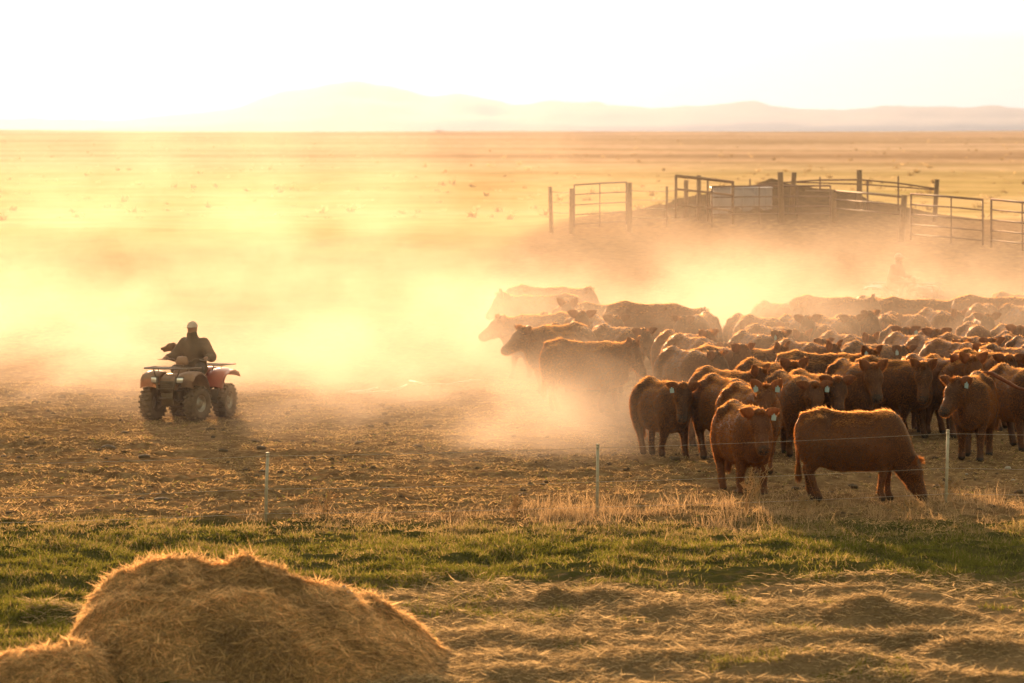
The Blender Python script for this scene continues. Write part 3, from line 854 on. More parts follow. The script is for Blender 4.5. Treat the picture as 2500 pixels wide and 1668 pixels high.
# ------------------------------------------------------------------ fences and pens
M_WOOD = simple("post_wood", (.25, .15, .08), (.16, .095, .05), .85, 12)
M_PIPE = simple("rusty_pipe", (.15, .075, .045), (.09, .045, .03), .7, 20)
M_GPOST = simple("pale_post", (.44, .39, .32), (.34, .29, .22), .6, 15)
M_WIRE = simple("fence_wire", (.42, .36, .30), (.3, .22, .16), .4, 30, metal=.6)
M_TANK = simple("trailer_paint", (.36, .31, .35), (.30, .26, .28), .5, 2)
M_STONE = simple("field_stone", (.42, .37, .31), (.30, .25, .20), .85, 14, bump=.5, bscale=20)
M_CLOD = simple("dry_dung", (.075, .045, .024), (.12, .075, .04), .95, 14, bump=.9, bscale=25)

def near_fence():
    posts = [(-180, 1300, 172), (649, 1272, 168), (1457, 1257, 173), (2309, 1243, 176), (3160, 1230, 174)]
    root = empty("wire_fence", (0, 66.5, 0)); root["label"] = "three strand wire fence on thin pale posts along the green verge"; root["category"] = "fence"
    tops = []
    for px, py, h in posts:
        Y = F * HC / (py - HZ); x = P(px, Y); z0 = tz(x, Y); hh = h / F * Y
        m = MB()
        m.tube([(0, 0, -.1), (0.01 * (px % 3 - 1), 0, hh * .5), (.012, 0, hh)], [.024, .023, .022], 10)
        m.tube([(.012, 0, hh - .012), (.012, 0, hh + .008)], [.027, .025], 10)
        for k in (.96, .48, .12):
            m.box((.012, -.028, hh * k), (.05, .02, .022), bev=.004)
        o = m.build("post", M_GPOST, root, loc=(x, Y - 66.5, z0)); o.rotation_euler = (R(1), R((px % 5 - 2) * .5), 0)
        tops.append((x, Y, z0, hh))
    for k in (.955, .475, .12):
        m = MB()
        for a, b_ in zip(tops[:-1], tops[1:]):
            pts = []
            for t in np.linspace(0, 1, 14):
                q = 4 * t * (1 - t)
                pts.append((a[0] + (b_[0] - a[0]) * t, a[1] + (b_[1] - a[1]) * t - .035 - 66.5, a[2] + (b_[2] - a[2]) * t + (a[3] + (b_[3] - a[3]) * t) * k - .018 * q))
            m.tube(pts, .0032, 5)
        m.build("wire", M_WIRE, root)
near_fence()

YF = 158.0
def pole(name, px, t_, b_, Y, r, mat, parent=None, lean=0, origin=None):
    m = MB(); x = P(px, Y); z1 = ZZ(t_, Y); z0 = min(ZZ(b_, Y), tz(x, Y)) - .15
    o = origin or (0, 0, 0)
    m.tube([(x - lean - o[0], Y - o[1], z0 - o[2]), (x - lean * .5 - o[0], Y - o[1], (z0 + z1) / 2 - o[2]), (x - o[0], Y - o[1], z1 - o[2])], [r * 1.05, r, r * .96], 8)
    return m.build(name, mat, parent)
def panel(name, label, xs, tops, bottom_off, rails, Y0, Y1, uprights, r=.022, cat="pipe fence", group=None, mat=None, extra=None):
    """a pipe panel: xs = px of both ends, tops = row of the top rail at both ends, rails = offsets below the top rail in px, uprights = fractions"""
    mat = mat or M_PIPE
    def pt(u_, off):
        Y = Y0 + (Y1 - Y0) * u_; px = xs[0] + (xs[1] - xs[0]) * u_; py = tops[0] + (tops[1] - tops[0]) * u_ + off
        return np.array((P(px, Y), Y, ZZ(py, Y)))
    o = pt(0.0, bottom_off)
    root = empty(name, tuple(o)); tag(root, label, cat, group)
    for k, off in enumerate(rails):
        m = MB(); m.tube([pt(0, off) - o, pt(.5, off) - o + (0, 0, .01), pt(1, off) - o], r * (1.25 if k == 0 else .9), 7); m.build("rail", mat, root)
    for u_ in uprights:
        a = pt(u_, rails[0] - 1) - o; b_ = pt(u_, bottom_off + 6) - o
        m = MB(); m.tube([b_, a], r * (1.15 if u_ in (0, 1) else .85), 7); m.build("upright", mat, root)
    return root
panel("pipe_gate", "faint five bar pipe gate standing in the dust, leftmost piece of the far pens", (1402, 1529), (452, 445), 97, (0, 24, 49, 73, 96), 152, 156, (0, .49, 1), cat="gate")
panel("loading_chute", "tall chute side with a sloping top rail and heavy cross rails left of the mound", (1650, 1789), (430, 445), 97, (0, 32, 70), 155, 158, (0, .40, .56, 1), r=.045, cat="chute", mat=M_WOOD)
panel("pipe_fence", "level pipe panel in front of the pale trailer and the mound", (1738, 2027), (456, 454), 92, (0, 26, 50, 68), 156, 160, (0, .40, .72, 1), r=.026, group="pipe panels of the pens")
panel("pipe_fence", "low pipe panel running from the mound's right foot to the thick post", (2038, 2206), (466, 482), 66, (0, 21, 43), 158, 152, (0, 1), r=.026, group="pipe panels of the pens")
panel("pipe_fence", "tall pipe panel right of the thick post, its left end higher", (2224, 2399), (474, 488), 106, (0, 25, 50, 75, 99), 146, 142, (0, .56, 1), r=.028, group="pipe panels of the pens")
panel("pipe_fence", "last pipe panel of the pens, cut off by the picture's right edge", (2420, 2600), (487, 506), 112, (0, 25, 50, 76, 100), 141, 137, (0, .42, 1), r=.030, group="pipe panels of the pens")
def rail_line(name, label, pts, r):
    m = MB(); P3 = [np.array((P(px, Y), Y, ZZ(py, Y))) for px, py, Y in pts]; o = P3[0]
    m.tube([p - o for p in P3], r, 6)
    ob = m.build(name, M_PIPE, None, loc=tuple(o)); tag(ob, label, "rail"); return ob
rail_line("arched_rail", "upper bowed top rail between the tall posts behind the mound", [(1800, 458, 163), (1900, 447, 163), (2000, 440, 163), (2100, 439, 163), (2190, 447, 163), (2290, 462, 162)], .028)
rail_line("arched_rail", "lower bowed rail just under the top one, running to the tall right-hand post", [(1940, 445, 163.3), (2098, 450, 163.3), (2200, 457, 163), (2288, 464, 162.3)], .024)
def strand(label, pts, n=3, dy=24):
    root = empty("wire_strands", (P(pts[0][0], pts[0][2]), pts[0][2], tz(P(pts[0][0], pts[0][2]), pts[0][2]))); tag(root, label, "fence wire")
    o = np.array(root.location)
    for k in range(n):
        m = MB(); m.tube([np.array((P(px, Y), Y, ZZ(py + k * dy, Y))) - o for px, py, Y in pts], .013, 5); m.build("wire", M_WIRE, root)
strand("thin fence wires between the pipe gate and the sloping chute", [(1537, 466, 156), (1628, 468, 158), (1655, 463, 158)], 4, 22)
strand("thin fence wires from the lone left post to the gate post", [(1343, 468, 155), (1370, 471, 155), (1399, 470, 154)], 3, 25)
strand("thin fence wires behind the low panel right of the mound", [(1965, 466, 165), (2098, 468, 165), (2290, 485, 163)], 3, 22)
for px, t_, b_, Y, r, mat, lab in [
    (1343, 456, 555, 155, .07, M_WOOD, "lone wooden post left of the faint pipe gate"),
    (1396, 460, 560, 154, .085, M_WOOD, "wooden post carrying the hinge side of the faint pipe gate"),
    (1537, 446, 555, 155, .085, M_WOOD, "wooden post at the closing side of the faint pipe gate"),
    (1628, 455, 532, 158, .045, M_WOOD, "thin post between the pipe gate and the chute"),
    (1675, 440, 516, 161, .08, M_WOOD, "short stout post inside the sloping chute"),
    (1706, 428, 512, 160, .08, M_WOOD, "tall stout post poking above the chute's sloping rail"),
    (1905, 420, 520, 158, .10, M_WOOD, "left one of the two stout posts rising in front of the mound top"),
    (1939, 421, 520, 160, .09, M_WOOD, "right one of the two stout posts rising in front of the mound top"),
    (1831, 437, 470, 166, .03, M_PIPE, "thin stake above the pale trailer"),
    (2002, 432, 500, 166, .03, M_PIPE, "thin stake behind the mound's right shoulder"),
    (2036, 463, 545, 158, .085, M_WOOD, "short thick post at the left end of the low panel"),
    (2098, 415, 528, 163, .10, M_WOOD, "tallest wooden post of the pens, standing right of the mound"),
    (2118, 440, 528, 163, .035, M_PIPE, "thin post next to the tallest wooden post"),
    (2193, 430, 545, 164, .03, M_PIPE, "slender stake between the two tall right-hand posts"),
    (2208, 476, 572, 150, .10, M_WOOD, "thick squat post where the low and the tall panel meet"),
    (2288, 438, 552, 161, .085, M_WOOD, "tall leaning wooden post behind the tall pipe panel")]:
    x = P(px, Y); z0 = tz(x, Y) - .1
    o = pole("fence_post", px, t_, b_, Y, r, mat, None, lean=(.12 if px in (2208, 2288, 1939) else -.05 if px in (1343, 1905) else 0), origin=(x, Y, z0))
    o.location = (x, Y, z0); tag(o, lab, "post", "posts of the far pens")

# pale stock trailer in front of the mound
def trailer():
    Y = 162.0; x = P(1810, Y); L = (1885 - 1742) / F * Y; z0 = ZZ(536, Y); H_ = (536 - 458) / F * Y
    root = empty("stock_trailer", (x, Y, z0)); tag(root, "pale box trailer parked against the earth mound behind the pipe panel", "trailer")
    m = MB(); m.box((0, 0, H_ * .55), (L, 1.9, H_ * .9), bev=.05); m.build("box_body", M_TANK, root)
    m = MB(); m.box((0, 0, H_ * .99), (L + .06, 1.96, .06), bev=.02); m.build("roof_rim", M_TANK, root)
    for k in range(5):
        m = MB(); m.box((-L / 2 + L * (k + .5) / 5, -.965, H_ * .55), (.05, .03, H_ * .86)); m.build("side_rib", M_TANK, root)
    for dx in (-.25, .5):
        m = MB(); m.lathe([(-.1, .05), (-.1, .26), (-.08, .3), (.08, .3), (.1, .26), (.1, .05)], 18, 'x'); o = m.build("wheel", M_RUBBER, root, loc=(dx, -.95, .16)); o.rotation_euler = (0, 0, R(90))
M_RUBBER = simple("tyre_rubber", (.08, .052, .032), (.14, .092, .055), .85, 10)
trailer()

# ------------------------------------------------------------------ quad bike
M_RED = simple("red_plastic", (.42, .06, .035), (.34, .07, .04), .35, 6)
M_DUSTY = simple("dusty_plastic", (.34, .185, .11), (.22, .125, .075), .5, 7)
M_BLACK = simple("black_plastic", (.085, .052, .03), (.12, .078, .045), .55, 8)
M_STEEL = simple("rack_steel", (.10, .065, .04), (.13, .09, .055), .4, 15, metal=.5)
M_RIM = simple("rim_steel", (.35, .31, .26), (.26, .22, .18), .4, 15, metal=.7)
M_LENS, nt, b = new_mat("lamp_lens"); b.inputs["Base Color"].default_value = (.85, .85, .88, 1); b.inputs["Roughness"].default_value = .12; b.inputs["Metallic"].default_value = .6

def shell(mb, prof, width, thick=.02, n=1):
    """prof: list of (y, z) along the fender, extruded across x between width=(x0,x1), arched a little"""
    V = []; Q = []
    xs = np.linspace(width[0], width[1], 7)
    m = len(prof)
    for lay in (0, 1):
        for i, (yy, zz) in enumerate(prof):
            for k, xx in enumerate(xs):
                u_ = (k / 6 - .5) * 2
                V.append((xx, yy, zz - .035 * u_ * u_ - (thick if lay else 0)))
    o = m * 7
    for i in range(m - 1):
        for k in range(6):
            a = i * 7 + k
            Q.append((a, a + 1, a + 8, a + 7)); Q.append((o + a, o + a + 7, o + a + 8, o + a + 1))
    for i in range(m - 1):
        for a in (i * 7, i * 7 + 6): Q.append((a, a + 7, a + 7 + o, a + o))
    for k in range(6):
        for a in (k, (m - 1) * 7 + k): Q.append((a, a + o, a + 1 + o, a + 1))
    mb.add(V, Q)

def quad(loc, heading, label, steer=12):
    """front of the machine towards -Y"""
    root = empty("quad_bike", loc, R(heading)); tag(root, label, "quad bike", "quad bikes herding the cattle")
    tyre_me = rim_me = None
    for sx, yy, r, w, st in ((1, -.63, .325, .24, steer), (-1, -.63, .325, .24, steer), (1, .62, .32, .28, 0), (-1, .62, .32, .28, 0)):
        t = MB(); a = w / 2
        t.lathe([(-a * .75, r * .50), (-a * .98, r * .60), (-a, r * .78), (-a * .86, r * .93), (-a * .5, r * .985), (0, r), (a * .5, r * .985), (a * .86, r * .93), (a, r * .78), (a * .98, r * .60), (a * .75, r * .50)], 36, 'x')
        for k in range(20):      # lugs
            an = 2 * math.pi * k / 20
            for s_ in (-1, 1):
                aa = an + (s_ * .08)
                c = np.array((s_ * a * .55, (r * .995) * math.cos(aa), (r * .995) * math.sin(aa)))
                b4 = MB(); b4.box((0, 0, 0), (a * .75, .045, .03)); V4 = b4.v[0]
                ca, sa = math.cos(aa - math.pi / 2), math.sin(aa - math.pi / 2)
                V4 = V4 @ np.array([[1, 0, 0], [0, ca, sa], [0, -sa, ca]])
                t.add(V4 + c, b4.q[0])
        o = t.build("tyre", M_RUBBER, root, loc=(sx * .465, yy, r - .01)); o.rotation_euler = (0, 0, R(st))
        rm = MB(); q = sx * a * .45
        rm.lathe([(q - .05, r * .52), (q + sx * .04, r * .53), (q + sx * .02, r * .46), (q - sx * .03, r * .40), (q - sx * .02, r * .30), (q + sx * .015, r * .24), (q + sx * .03, r * .12), (q + sx * .03, .001)], 24, 'x')
        for k in range(4):
            an = 2 * math.pi * k / 4 + .4
            rm.lathe([(q + sx * .02, .014), (q + sx * .045, .012), (q + sx * .045, .001)], 6, 'x', c=(0, r * .19 * math.cos(an), r * .19 * math.sin(an)))
        rm.build("rim", M_RIM, o)
    b_ = MB()       # frame, engine, floorboards
    b_.box((0, -.02, .47), (.34, .62, .34), bev=.06); b_.box((0, .1, .33), (.30, .9, .12), bev=.04); b_.box((0, -.60, .40), (.30, .30, .30), bev=.04); b_.box((0, .60, .42), (.32, .32, .28), bev=.05)
    b_.tube([(-.36, -.63, .31), (.36, -.63, .31)], .03, 8); b_.tube([(-.34, .62, .31), (.34, .62, .31)], .035, 8)
    for s_ in (-1, 1):
        b_.tube([(s_ * .12, -.5, .36), (s_ * .34, -.63, .30)], .022, 6); b_.tube([(s_ * .12, -.75, .36), (s_ * .34, -.63, .30)], .022, 6)
        b_.tube([(s_ * .14, -.56, .72), (s_ * .29, -.62, .36)], .035, 8)
        b_.tube([(s_ * .14, .5, .72), (s_ * .2, .62, .40)], .035, 8)
    b_.build("chassis", M_BLACK, root)
    for s_ in (-1, 1):
        f_ = MB(); f_.box((s_ * .34, .0, .30), (.24, .62, .04), bev=.015); f_.box((s_ * .34, .30, .42), (.24, .04, .24), ry=0, bev=.015); f_.box((s_ * .42, .36, .50), (.10, .10, .46), bev=.03); f_.build("footwell", M_BLACK, root)
    # front bodywork
    f_ = MB()
    f_.box((0, -.70, .76), (.44, .42, .24), bev=.09, top=.86); f_.box((0, -.88, .70), (.36, .12, .26), bev=.05)
    f_.box((0, -.34, .86), (.34, .40, .20), bev=.08, top=.8)
    f_.build("front_cowl", M_DUSTY, root, auto=50)
    for s_ in (-1, 1):
        g = MB(); prof = [(-1.0, .66), (-1.0, .80), (-.92, .89), (-.76, .935), (-.58, .93), (-.42, .86), (-.30, .72), (-.24, .58)]
        shell(g, prof, (s_ * .20, s_ * .56)); g.build("front_fender", M_DUSTY, root)
        g = MB(); prof = [(.24, .60), (.30, .74), (.42, .86), (.60, .92), (.80, .93), (.98, .88), (1.06, .80)]
        shell(g, prof, (s_ * .16, s_ * .60)); g.build("rear_fender", M_RED, root)
        l = MB(); l.box((0, 0, 0), (.15, .06, .11), bev=.028); o = l.build("headlight", M_LENS, root, loc=(s_ * .27, -.99, .77)); o.rotation_euler = (0, 0, R(s_ * 14))
        h = MB(); h.box((0, .012, 0), (.185, .06, .145), bev=.03); h.build("bezel", M_BLACK, o)
        gr = MB(); gr.tube([(s_ * .36, -.20, 1.135), (s_ * .50, -.15, 1.125)], .02, 8); gr.build("handlebar_grip", M_BLACK, root)
        lv = MB(); lv.tube([(s_ * .33, -.24, 1.13), (s_ * .42, -.29, 1.12), (s_ * .53, -.28, 1.125)], .007, 6); lv.build("brake_lever", M_RIM, root)
    c = MB(); c.box((0, .64, .88), (.30, .85, .12), bev=.05); c.build("rear_body", M_RED, root)
    g = MB(); g.box((0, -1.0, .64), (.30, .03, .22), bev=.01)
    for k in range(5): g.box((0, -1.022, .56 + k * .04), (.28, .014, .014))
    g.build("grille", M_BLACK, root)
    bu = MB()
    for s_ in (-1, 1): bu.tube([(s_ * .14, -.80, .36), (s_ * .15, -1.04, .42), (s_ * .17, -1.08, .60), (s_ * .20, -1.02, .84)], .016, 7)
    bu.tube([(-.17, -1.085, .60), (.17, -1.085, .60)], .016, 7); bu.tube([(-.15, -1.04, .42), (.15, -1.04, .42)], .016, 7)
    bu.box((0, -.98, .40), (.26, .02, .24), ry=0, bev=.008)
    bu.build("bumper", M_STEEL, root)
    for y0, y1, w_, z_ in ((-1.02, -.46, .46, .985), (.50, 1.08, .48, .985)):
        r_ = MB()
        r_.tube([(-w_, y0, z_), (w_, y0, z_), (w_ + .03, y0 + .05, z_ + .01), (w_ + .03, y1 - .05, z_ + .01), (w_, y1, z_), (-w_, y1, z_), (-w_ - .03, y1 - .05, z_ + .01), (-w_ - .03, y0 + .05, z_ + .01), (-w_, y0, z_)], .013, 7)
        for k in range(1, 5): yy = y0 + (y1 - y0) * k / 5; r_.tube([(-w_, yy, z_), (w_, yy, z_)], .009, 6)
        for s_ in (-1, 1):
            r_.tube([(s_ * .2, y0, z_), (s_ * .2, y1, z_)], .009, 6)
            r_.tube([(s_ * w_ * .7, (y0 + y1) / 2, z_), (s_ * w_ * .6, (y0 + y1) / 2, .88)], .011, 6); r_.tube([(s_ * w_ * .6, y0, z_), (s_ * w_ * .5, y0, .84)], .011, 6)
        r_.build("cargo_rack", M_STEEL, root)
    s = MB(); s.box((0, .26, .90), (.27, .70, .14), bev=.06, top=.9); s.build("seat", M_BLACK, root)
    h = MB(); h.tube([(0, -.42, .88), (0, -.30, 1.05)], .03, 8); h.tube([(-.40, -.18, 1.13), (-.25, -.24, 1.14), (-.10, -.29, 1.07), (.10, -.29, 1.07), (.25, -.24, 1.14), (.40, -.18, 1.13)], .013, 8)
    h.build("handlebar", M_STEEL, root)
    p_ = MB(); p_.box((0, -.32, 1.11), (.25, .15, .16), bev=.045, top=.85); p_.build("instrument_pod", M_DUSTY, root)
    e = MB(); e.tube([(.20, .40, .55), (.22, .8, .62), (.22, 1.05, .64)], [.04, .055, .05], 10); e.build("muffler", M_STEEL, root)
    root.scale = (1.0,) * 3
    return root

M_SKIN = simple("skin", (.36, .20, .13), (.30, .16, .10), .6)
M_JACKET = simple("brown_jacket", (.075, .05, .03), (.12, .08, .045), .85, 5, bump=.6, bscale=7)
M_JEANS = simple("work_trousers", (.07, .055, .045), (.10, .08, .06), .9, 6)
M_CAP = simple("pale_cap", (.62, .50, .42), (.52, .40, .33), .8, 12)
M_GLOVE = simple("work_glove", (.30, .21, .13), (.22, .15, .09), .85, 12)
def rider(loc, heading, label, cap=True):
    root = empty("person", loc, R(heading)); tag(root, label, "person")
    C = lambda a, b_, r1, r2, k=.04: ('c', a, b_, r1, r2, k)
    # forward, side, up
    body = [C((-.30, 0, 1.0), (-.22, 0, 1.30), .13, .14), C((-.18, -.15, 1.41), (-.18, .15, 1.41), .06, .06), C((-.17, 0, 1.44), (-.12, 0, 1.57), .055, .055),
            ('e', (-.14, 0, 1.70), (.112, .090, .130), 0, 0, .03), C((-.09, 0, 1.62), (-.065, 0, 1.625), .052, .035, .03), C((-.05, 0, 1.695), (-.028, 0, 1.672), .012, .016, .015), C((-.055, -.018, 1.642), (-.055, .018, 1.642), .012, .012, .01)]
    for s_ in (-1, 1):
        body += [('e', (-.135, s_ * .08, 1.69), (.024, .010, .034), 0, 0, .008),
                 C((-.22, s_ * .19, 1.43), (-.17, s_ * .37, 1.15), .048, .040), C((-.17, s_ * .37, 1.15), (.10, s_ * .42, 1.165), .040, .028),
                 ('e', (.145, s_ * .425, 1.165), (.045, .040, .022), 0, 0, .02)]
        for k in range(4):
            dy = (.030 - k * .020) * s_; l = (.0, .008, .004, -.008)[k]
            body += [C((.17, s_ * .425 + dy, 1.170), (.200 + l, s_ * .425 + dy, 1.150), .0115, .011, .008), C((.200 + l, s_ * .425 + dy, 1.150), (.190 + l, s_ * .425 + dy, 1.118), .011, .010, .006), C((.190 + l, s_ * .425 + dy, 1.118), (.165, s_ * .425 + dy, 1.108), .010, .009, .006)]
        body += [C((.12, s_ * .385, 1.155), (.16, s_ * .375, 1.125), .014, .012, .01), C((.16, s_ * .375, 1.125), (.185, s_ * .385, 1.108), .012, .010, .008)]
        body += [C((-.28, s_ * .10, .98), (.08, s_ * .24, .92), .085, .065), C((.08, s_ * .24, .92), (-.02, s_ * .33, .46), .062, .042), C((-.05, s_ * .33, .38), (.12, s_ * .35, .37), .045, .038)]
    V, Q = surface_net(body, (-.50, -.56, .28), (.30, .56, 1.86), .0125)
    link("body", mesh_data("person_body", to_world_axes(V), [Q]), M_SKIN, root)
    jk = [C((-.31, 0, 1.0), (-.22, 0, 1.27), .21, .225, .08), C((-.19, -.18, 1.37), (-.19, .18, 1.37), .13, .13, .10), C((-.17, 0, 1.44), (-.13, 0, 1.585), .135, .105, .06), C((-.30, -.07, .93), (-.30, .07, .93), .165, .165, .06)]
    for s_ in (-1, 1):
        jk += [C((-.22, s_ * .20, 1.43), (-.17, s_ * .39, 1.16), .11, .10, .03), C((-.17, s_ * .39, 1.16), (.08, s_ * .415, 1.165), .098, .062, .02)]
    V, Q = surface_net(jk, (-.60, -.62, .70), (.25, .62, 1.70), .022)
    V = V + .016 * fbm(V[:, 0] * 9 + V[:, 1] * 5, V[:, 2] * 9, 2, 4)[:, None]
    link("jacket", mesh_data("jacket", to_world_axes(V), [Q]), M_JACKET, root)
    tr = [C((-.30, -.08, .95), (-.30, .08, .95), .13, .13)]
    for s_ in (-1, 1): tr += [C((-.28, s_ * .10, .98), (.09, s_ * .25, .93), .115, .085), C((.09, s_ * .25, .93), (-.02, s_ * .34, .46), .085, .065)]
    V, Q = surface_net(tr, (-.55, -.52, .30), (.30, .52, 1.15), .022)
    link("trousers", mesh_data("trousers", to_world_axes(V), [Q]), M_JEANS, root)
    for s_ in (-1, 1):
        V, Q = surface_net([C((-.05, s_ * .34, .40), (.14, s_ * .36, .375), .062, .05)], (-.2, s_ * .35 - .12, .28), (.3, s_ * .35 + .12, .52), .02)
        link("boot", mesh_data("boot", to_world_axes(V), [Q]), M_BLACK, root)
        e = MB(); e.ell((s_ * .033, .058, 1.705), (.013, .009, .009), 8, 6); e.build("eye", M_EYE, root)
    cp = MB()
    prof = []
    V = []; Qd = []
    for i in range(7):
        ph = R(90) * i / 6
        for k in range(20):
            t = 2 * math.pi * k / 20
            V.append((.102 * math.cos(ph * .98) * math.cos(t), .14 - .0 + .125 * math.cos(ph * .98) * math.sin(t), 1.735 + .115 * math.sin(ph)))
    for i in range(6):
        for k in range(20): Qd.append((i * 20 + k, i * 20 + (k + 1) % 20, (i + 1) * 20 + (k + 1) % 20, (i + 1) * 20 + k))
    cp.add(V, Qd)
    cp.ell((0, .0, 1.738), (.078, .085, .012), 16, 6); cp.ell((0, .14, 1.85), (.01, .01, .006), 8, 4)
    cp.build("cap", M_CAP, root)
    root.scale = (1.0,) * 3
    return root

qx = P(462, 87.6)
qloc = (qx, 87.6, tz(qx, 87.6))
quad(qloc, -21, "dusty four wheeler with cargo racks and red rear fenders crossing the open pen", steer=-10)
rider(qloc, -21, "person in a brown jacket and pale cap riding the near four wheeler")
q2 = (P(2205, 131), 131.0, tz(P(2205, 131), 131.0))
quad(q2, 62, "faint four wheeler lost in the dust behind the herd on the right")
rider(q2, 62, "ghostly person sitting upright on the four wheeler behind the herd")

def dog(loc, heading):
    C = lambda a, b_, r1, r2, k=.03: ('c', a, b_, r1, r2, k)
    root = empty("dog", loc, R(heading)); tag(root, "brown dog riding behind the person on the near four wheeler, muzzle pointing out sideways", "dog")
    pr = [C((-.30, 0, .16), (-.05, 0, .34), .12, .12, .06), C((-.05, 0, .34), (.05, 0, .42), .12, .09, .06), C((.04, 0, .42), (.13, 0, .56), .075, .062, .05),
          C((.13, 0, .60), (.19, 0, .60), .082, .070, .03), C((.19, 0, .59), (.34, 0, .555), .046, .030, .03), C((.17, 0, .55), (.30, 0, .508), .036, .020, .02), ('e', (.35, 0, .565), (.018, .018, .014), 0, 0, .01),
          C((-.38, 0, .10), (-.52, .06, .12), .03, .015, .03)]
    for s_ in (-1, 1):
        pr += [C((.02, s_ * .08, .34), (.05, s_ * .09, .06), .045, .026, .03), C((.05, s_ * .09, .03), (.10, s_ * .09, .025), .028, .026, .02),
               ('e', (-.26, s_ * .10, .14), (.13, .06, .12), 0, 0, .04), C((-.20, s_ * .12, .05), (-.06, s_ * .13, .03), .035, .028, .03)]
    V, Q = surface_net(pr, (-.62, -.24, -.02), (.42, .24, .74), .0125)
    cc = np.tile(np.array((.20, .11, .055)), (len(V), 1)); cc[V[:, 0] > .345] = (.02, .015, .012)
    mb = MB(); mb.add(V, Q)
    for s_ in (-1, 1):
        mb.ell((.12, s_ * .085, .575), (.035, .013, .06), 10, 8)
        cc = np.concatenate([cc, np.tile((.14, .07, .035), (mb.n - len(cc), 1))])
    Vb, fl = mb.arrays()
    link("body", mesh_data("dog_body", to_world_axes(Vb), fl, True, cc), M_COAT, root)
    for s_ in (-1, 1):
        e = MB(); e.ell((s_ * .05, -.235, .62), (.012, .012, .012), 8, 6); e.build("eye", M_EYE, root)
ca, sa = math.cos(R(-21)), math.sin(R(-21))
dx, dy = -.42, .46
dog((qloc[0] + dx * ca - dy * sa, qloc[1] + dx * sa + dy * ca, qloc[2] + .74), -84)

# ------------------------------------------------------------------ loose things on the ground
def stone(px, py, w, label, name="stone", mat=None, cat="stone", hgt=.55, group=None, seed=0):
    Y = F * HC / (py - HZ)
    if py < 620: Y = 300.0
    x = P(px, Y); r = w / 2 / F * Y
    m = MB(); m.ell((0, 0, 0), (r, r * .9, r * hgt), 18, 12)
    V, fl = m.arrays(); V = V * (1 + (.35 if mat else .18) * fbm(V[:, 0] * 1.6 / r + seed, V[:, 2] * 1.6 / r + V[:, 1] / r, 3, seed))[:, None]
    o = link(name, mesh_data(name, V, fl), mat or M_STONE, None, (x, Y, tz(x, Y) + r * hgt * .35)); tag(o, label, cat, group)
    return o
stone(2461, 1142, 17, "pale rounded stone on the bare soil by the right edge")
stone(2474, 1170, 12, "small flat stone just below the pale rounded one", seed=3)
stone(2360, 1165, 8, "tiny pale stone between the last fence post and the right edge", seed=5)
for k, (px, py, w, lab) in enumerate([
    (265, 1096, 44, "flat brown clod on the sunlit soil left of the quad bike's shadow"), (160, 1052, 16, "round dark clod near the left edge, highest of the scattered ones"),
    (65, 1072, 18, "dark clod near the left border beside a lower flat one"), (352, 1120, 30, "brown clod at the left rim of the quad bike's shadow"),
    (532, 1172, 22, "single dark clod left of the first fence post"), (638, 1100, 26, "clod just above the top of the first fence post"),
    (395, 1222, 40, "wide dark clod on the soil close to the green verge"), (545, 1100, 22, "clod inside the quad bike's long shadow"),
    (10, 1112, 18, "clod cut off by the left border"), (1020, 1090, 26, "dark clod on the soil at the foot of the bright dust"),
    (875, 1082, 24, "small clod right of the quad bike's shadow"), (1165, 1128, 22, "clod between the dust and the middle fence post"),
    (1648, 1122, 26, "reddish clod under the lone calf"), (640, 1148, 20, "clod beside the first fence post"),
    (305, 1054, 18, "dark clod in front of the quad bike's front wheel")]):
    stone(px, py + 4, w, lab, "dung_clod", M_CLOD, "clod", .42, "clods scattered over the pen", k * 7 + 1)
for k, (px, py, w, lab) in enumerate([(1250, 1570, 20, "dark lump lying in the straw left of the low windrow"), (1740, 1566, 24, "dark lump on the straw in the middle right"), (1868, 1574, 20, "small dark lump near the high straw ridge"),
                                      (1632, 1638, 34, "dark lump close to the bottom edge")]):
    stone(px, py, w, lab, "dung_clod", M_CLOD, "clod", .5, "clods lying in the straw", k * 5 + 2)
# pale hoses lying on the dusty soil
def hose(label, pts, r=.022):
    P3 = []
    for px, py in pts:
        Y = F * HC / (py - HZ); x = P(px, Y); P3.append(np.array((x, Y, tz(x, Y) + .05)))
    o = P3[0]; m = MB(); m.tube([p - o for p in P3], r, 8)
    tag(m.build("hose", M_HOSE, None, loc=tuple(o)), label, "hose")
M_HOSE = simple("white_pipe", (.8, .77, .72), (.7, .66, .6), .4, 10)
hose("bent white pipe lying on the soil, left of the dust", [(922, 952), (890, 958), (845, 964), (880, 965), (930, 963), (955, 960)])
hose("short white pipe end right of the bent one", [(960, 958), (978, 954), (993, 949)])
hose("long faint white pipe half lost in the dust", [(1000, 942), (1040, 946), (1100, 944), (1150, 940), (1180, 939)], .018)

# far shed on the horizon
YB = 2600.0
bx = P(1072, YB); bz = tz(bx, YB)
rt = empty("farm_shed", (bx, YB, bz)); rt.scale = (1, 1, .55); tag(rt, "tiny shed breaking the skyline of the plain", "shed")
m = MB(); m.box((0, 0, .6), (4.5, 4, 1.6)); m.build("wall", M_TANK, rt, smooth=False)
m = MB(); m.add([(-2.5, -2.3, 1.4), (2.5, -2.3, 1.4), (2.5, 2.3, 1.4), (-2.5, 2.3, 1.4), (-2.5, 0, 2.3), (2.5, 0, 2.3)], [(0, 1, 5, 4), (3, 4, 5, 2), (0, 3, 2, 1)], [(0, 4, 3), (1, 2, 5)]); m.build("roof", M_STEEL, rt, smooth=False)
